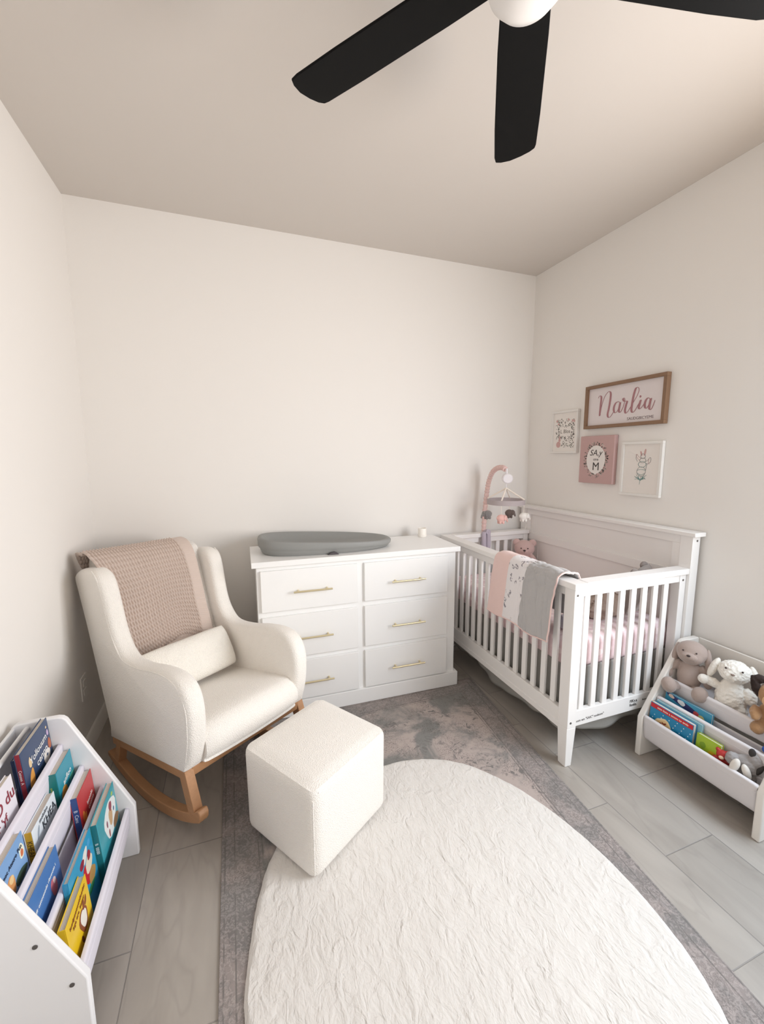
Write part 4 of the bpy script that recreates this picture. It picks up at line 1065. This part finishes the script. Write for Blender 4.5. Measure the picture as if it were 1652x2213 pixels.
    b(3, -1.584, -1.437, .300, .018, 'yellow book with a brown and white animal, near end of the front tier', 'E8C21E', 'E8C21E',
      (('loodpoooootdoodor', .0135, .0, .190, 5, '8A4A1A'), ('lrge ore  baour', .0135, .0, .172, 5, '8A4A1A')), ((.018, .128, .026, .034, 20, '8A4A2A'), (.020, .130, .018, .026, 20, 'E8E4DC'), (.030, .160, .006, .014, -10, '8A4A2A'), (.045, .158, .006, .012, -30, '8A4A2A'), (-.004, .090, .005, .016, 20, '6A3A1A')), dx=-.003)
book_rack()

# ---------------------------------------------------------------- toy rack (right)
M_toyr = mat('toy_rack_white', 'E6E2DC', .45); M_toyf = mat('toy_canvas', 'D9D5D6', .85, bump=.15, scale=300, dist=.001)
def toy_rack():
    t = thing('toy_rack', 'white sling toy rack holding soft toys and books against the right wall', 'toy rack', (-.20, -1.59, 0))
    ox, oy = -.20, -1.59
    prof = [(-.381, .0005), (-.381, .196), (-.156, .536), (-.146, .546), (-.130, .550), (-.040, .550), (-.024, .540), (-.020, .0005)]
    for y0, y1 in ((-1.362, -1.335), (-1.850, -1.823)):
        bm = bmesh.new(); prism(bm, prof, lambda a, b, d: (a-ox, d-oy, b), y0, y1)
        link_mesh('side_panel', bm, M_toyr, t, True, .005, 3)
    box('back_panel', -.036-ox, -.026-ox, -1.823-oy, -1.362-oy, .06, .548, M_toyr, t)
    for (x, z, d, run) in ((-.366, .205, .118, .070), (-.292, .290, .118, .066), (-.214, .364, .072, .150)):
        bm = bmesh.new(); tube(bm, [(x-ox, -1.823-oy, z), (x-ox, -1.362-oy, z)], .0062, 14); link_mesh('rail', bm, M_toyr, t)
        sling('sling', t, M_toyf, (x-ox, z), d, run, -1.821-oy, -1.364-oy, 1)
toy_rack()
GT = 'books in the toy rack'
book('blue dotted book with red title band, far end of the toy rack front pocket', (-.350, -1.466, .096), R(180), R(3), .022, .196, .186, '1E82AE', 'C9A070', GT,
     (('ette tiute a socou to ends', .0135, .006, .172, 0, 'F2D8C8'),), tuple([(-.095+.19*((i*37) % 100)/100, .02+.135*((i*61) % 100)/100, .0022, .0022, 0, 'E6F0F4') for i in range(46)] + [(-.030, .098, .038, .038, 0, 'E8D2A8'), (-.030, .098, .030, .030, 0, 'E2C08A')] + [(-.030+.018*math.cos(k), .098+.018*math.sin(k*1.7), .005, .004, k*40, '8A3A2A') for k in range(9)] + [(0, .1725, .096, .0105, 'box', 'C4202C')][::-1]))
book('pale blue book standing just behind the star-dotted book', (-.325, -1.480, .096), R(180), R(3), .012, .205, .192, '7FB4C4', 'A8CCD4', GT)
book('lime green book in the middle of the toy rack front pocket', (-.343, -1.622, .096), R(180), R(4), .016, .095, .160, 'A4C030', '3E8A3A', GT, (), ((-.02, .12, .012, .014, 0, '7FA02A'), (.02, .10, .018, .016, 0, 'C8A81E'), (.025, .085, .02, .012, 0, 'B03A20')))
book('sky blue book with a long dark pencil rocket picture in the middle pocket', (-.272, -1.480, .182), R(180), R(6), .014, .205, .140, '3C93B4', 'D8D8D0', GT, (), ((-.02, .118, .078, .013, -10, '2A2E62'), (-.028, .121, .018, .011, -10, 'DDE2E6'), (-.075, .128, .014, .008, -10, 'D8C0B0'), (.040, .107, .014, .011, -10, 'C04A4A'), (.062, .103, .014, .009, -10, 'C8C080')))

def toy(name, label, loc, rz, lean=0):
    t = thing(name, label, 'soft toy', loc, rz); t.rotation_euler = (Matrix.Rotation(rz, 4, 'Z') @ Matrix.Rotation(lean, 4, 'X')).to_euler(); return t
# local: faces -y
M_bun = mat('bunny_taupe', 'A8978E', .95, bump=.6, scale=350, sheen=.4)
M_bunw = mat('bunny_white', 'E6E1D8', 1, bump=.9, scale=130, sheen=.5, dist=.004)
M_dog = mat('dog_tan', 'A9835E', .95, bump=.7, scale=260, sheen=.3)
M_dogb = mat('dog_dark', '2E211C', .95, bump=.7, scale=260)
def bunny():
    t = toy('plush_rabbit', 'taupe plush rabbit with long drooping ears sitting at the far end of the toy rack', (-.172, -1.418, .330), R(-68), R(-8)); t.scale = (1.08,)*3
    plush('body', [((0, 0, .062), (.046, .042, .064)), ((0, 0, .105), (.036, .032, .03)), ((0, -.008, .172), (.058, .050, .050)), ((0, -.022, .160), (.050, .042, .038)),
                   ((-.056, -.006, .098), (.017, .018, .034), (0, 32, 0)), ((-.072, -.020, .062), (.017, .018, .026)), ((.056, -.006, .098), (.017, .018, .034), (0, -32, 0)), ((.070, -.020, .062), (.017, .018, .026)),
                   ((-.040, -.045, .014), (.022, .040, .020), (0, 0, -18)), ((.040, -.045, .014), (.022, .040, .020), (0, 0, 18))], M_bun, t, .0035, 3)
    for s in (-1, 1):
        eo('foot', (s*.055, -.074, .020), (.029, .026, .034), M_bun, t, (0, s*12, 0))
        bm = bmesh.new(); ell(bm, (s*.060, .0, .138), (.013, .022, .062), (0, -s*6, 0)); link_mesh('ear', bm, M_bun, t)
        eo('eye', (s*.024, -.0560, .182), (.0035, .0025, .0035), M_dark, t, sub=2)
    eo('muzzle', (0, -.055, .160), (.030, .016, .018), M_bun, t); eo('nose', (0, -.072, .167), (.0075, .004, .005), M_dark, t, sub=2)
bunny()
def wbunny():
    t = toy('plush_rabbit', 'fluffy white plush rabbit with floppy ears, middle toy of the upper tier', (-.165, -1.590, .312), R(-66), R(-12))
    plush('body', [((0, 0, .070), (.056, .046, .076)), ((0, 0, .125), (.040, .034, .03)), ((.004, -.010, .190), (.060, .050, .048)), ((0, -.028, .176), (.042, .038, .032)),
                   ((-.066, -.012, .118), (.038, .018, .020), (0, 15, 0)), ((.062, -.008, .10), (.024, .02, .036), (0, -25, 0)),
                   ((-.034, -.01, .03), (.026, .030, .024)), ((.038, -.01, .03), (.026, .030, .024))], M_bunw, t, .0035, 2, fur=.010)
    eo('paw', (-.098, -.020, .122), (.022, .019, .021), M_bunw, t)
    for s in (-1, 1):
        eo('ear', (s*.070, .0, .182), (.016, .022, .050), M_bunw, t, (0, -s*18, 0))
        eo('eye', (s*.028+.004, -.0580, .204), (.0042, .003, .0042), M_dark, t, sub=2)
    eo('nose', (.002, -.068, .184), (.008, .004, .005), mat('nose_taupe', '8C7A70', .7), t, sub=2)
wbunny()
def dog():
    t = toy('plush_dog', 'tan plush dog with dark ears, cut off by the right edge of the picture', (-.180, -1.752, .322), R(-62), R(-8)); t.scale = (1.2,)*3
    plush('body', [((0, 0, .055), (.042, .040, .058)), ((0, -.004, .135), (.046, .042, .044)), ((-.045, -.030, .070), (.016, .034, .018), (20, 0, 0)), ((.045, -.030, .070), (.016, .034, .018), (20, 0, 0)),
                   ((-.036, -.02, .02), (.020, .030, .020)), ((.036, -.02, .02), (.020, .030, .020))], M_dog, t, .0035, 2, fur=.005)
    eo('muzzle', (0, -.044, .122), (.034, .026, .026), mat('dog_cream', 'D8B084', .95, bump=.5, scale=260), t)
    eo('nose', (0, -.069, .130), (.013, .008, .008), M_dogb, t)
    for s in (-1, 1):
        plush('ear', [((s*.050, .0, .150), (.014, .018, .036), (0, s*20, 0)), ((s*.044, 0, .178), (.018, .016, .014))], M_dogb, t, .003, 1, fur=.008)
        eo('eye', (s*.016, -.042, .152), (.0035, .0025, .0035), M_dogb, t, sub=2)
dog()
# small things in the front pocket
t = toy('small_plush', 'small red toy between the green book and the grey plush in the front pocket', (-.332, -1.676, .112), R(-70))
M_red = mat('toy_red', 'AE2A26', .5)
plush('body', [((0, 0, .06), (.020, .018, .052)), ((0, 0, .112), (.021, .018, .019)), ((-.016, 0, .128), (.008, .008, .008)), ((.016, 0, .128), (.008, .008, .008)), ((-.02, -.004, .09), (.012, .01, .01)), ((.02, -.004, .09), (.012, .01, .01))], M_red, t, .003, 1)
eo('snout', (0, -.018, .108), (.009, .006, .007), mat('toy_cream', 'E4C8A8', .6), t)
t = toy('plush_husky', 'grey and white plush dog lying head down in the toy rack front pocket', (-.318, -1.738, .168), R(-60)); t.scale = (1.12,)*3
M_hus = mat('husky_grey', '9B9694', .95, bump=.8, scale=120, dist=.003); M_husw = mat('husky_white', 'E0DAD2', .95, bump=.6, scale=150)
plush('body', [((0, 0, 0), (.044, .022, .046)), ((.012, 0, .052), (.040, .022, .032), (0, 30, 0)), ((-.028, -.004, .062), (.020, .018, .024)), ((.036, 0, .080), (.022, .018, .026), (0, -20, 0))], M_hus, t, .003, 2, fur=.006)
eo('paw', (-.020, -.026, .052), (.013, .011, .028), M_husw, t, (0, 15, 0)); eo('paw', (.012, -.027, .042), (.012, .011, .028), M_husw, t, (0, -20, 0))
eo('ear', (.022, -.006, .108), (.010, .006, .016), mat('husky_dark', '3A3634', .9), t); eo('tail', (.046, -.012, .058), (.008, .008, .022), mat('husky_dark', '3A3634', .9), t, (0, 20, 0))
t = toy('blue_toy', 'small royal blue toy at the near end of the toy rack front pocket', (-.268, -1.800, .20), R(-70))
plush('body', [((0, 0, .05), (.014, .014, .05)), ((0, -.004, .105), (.020, .018, .018)), ((-.015, -.006, .112), (.013, .012, .013))], mat('toy_blue', '1E4C9A', .4), t, .003, 1)
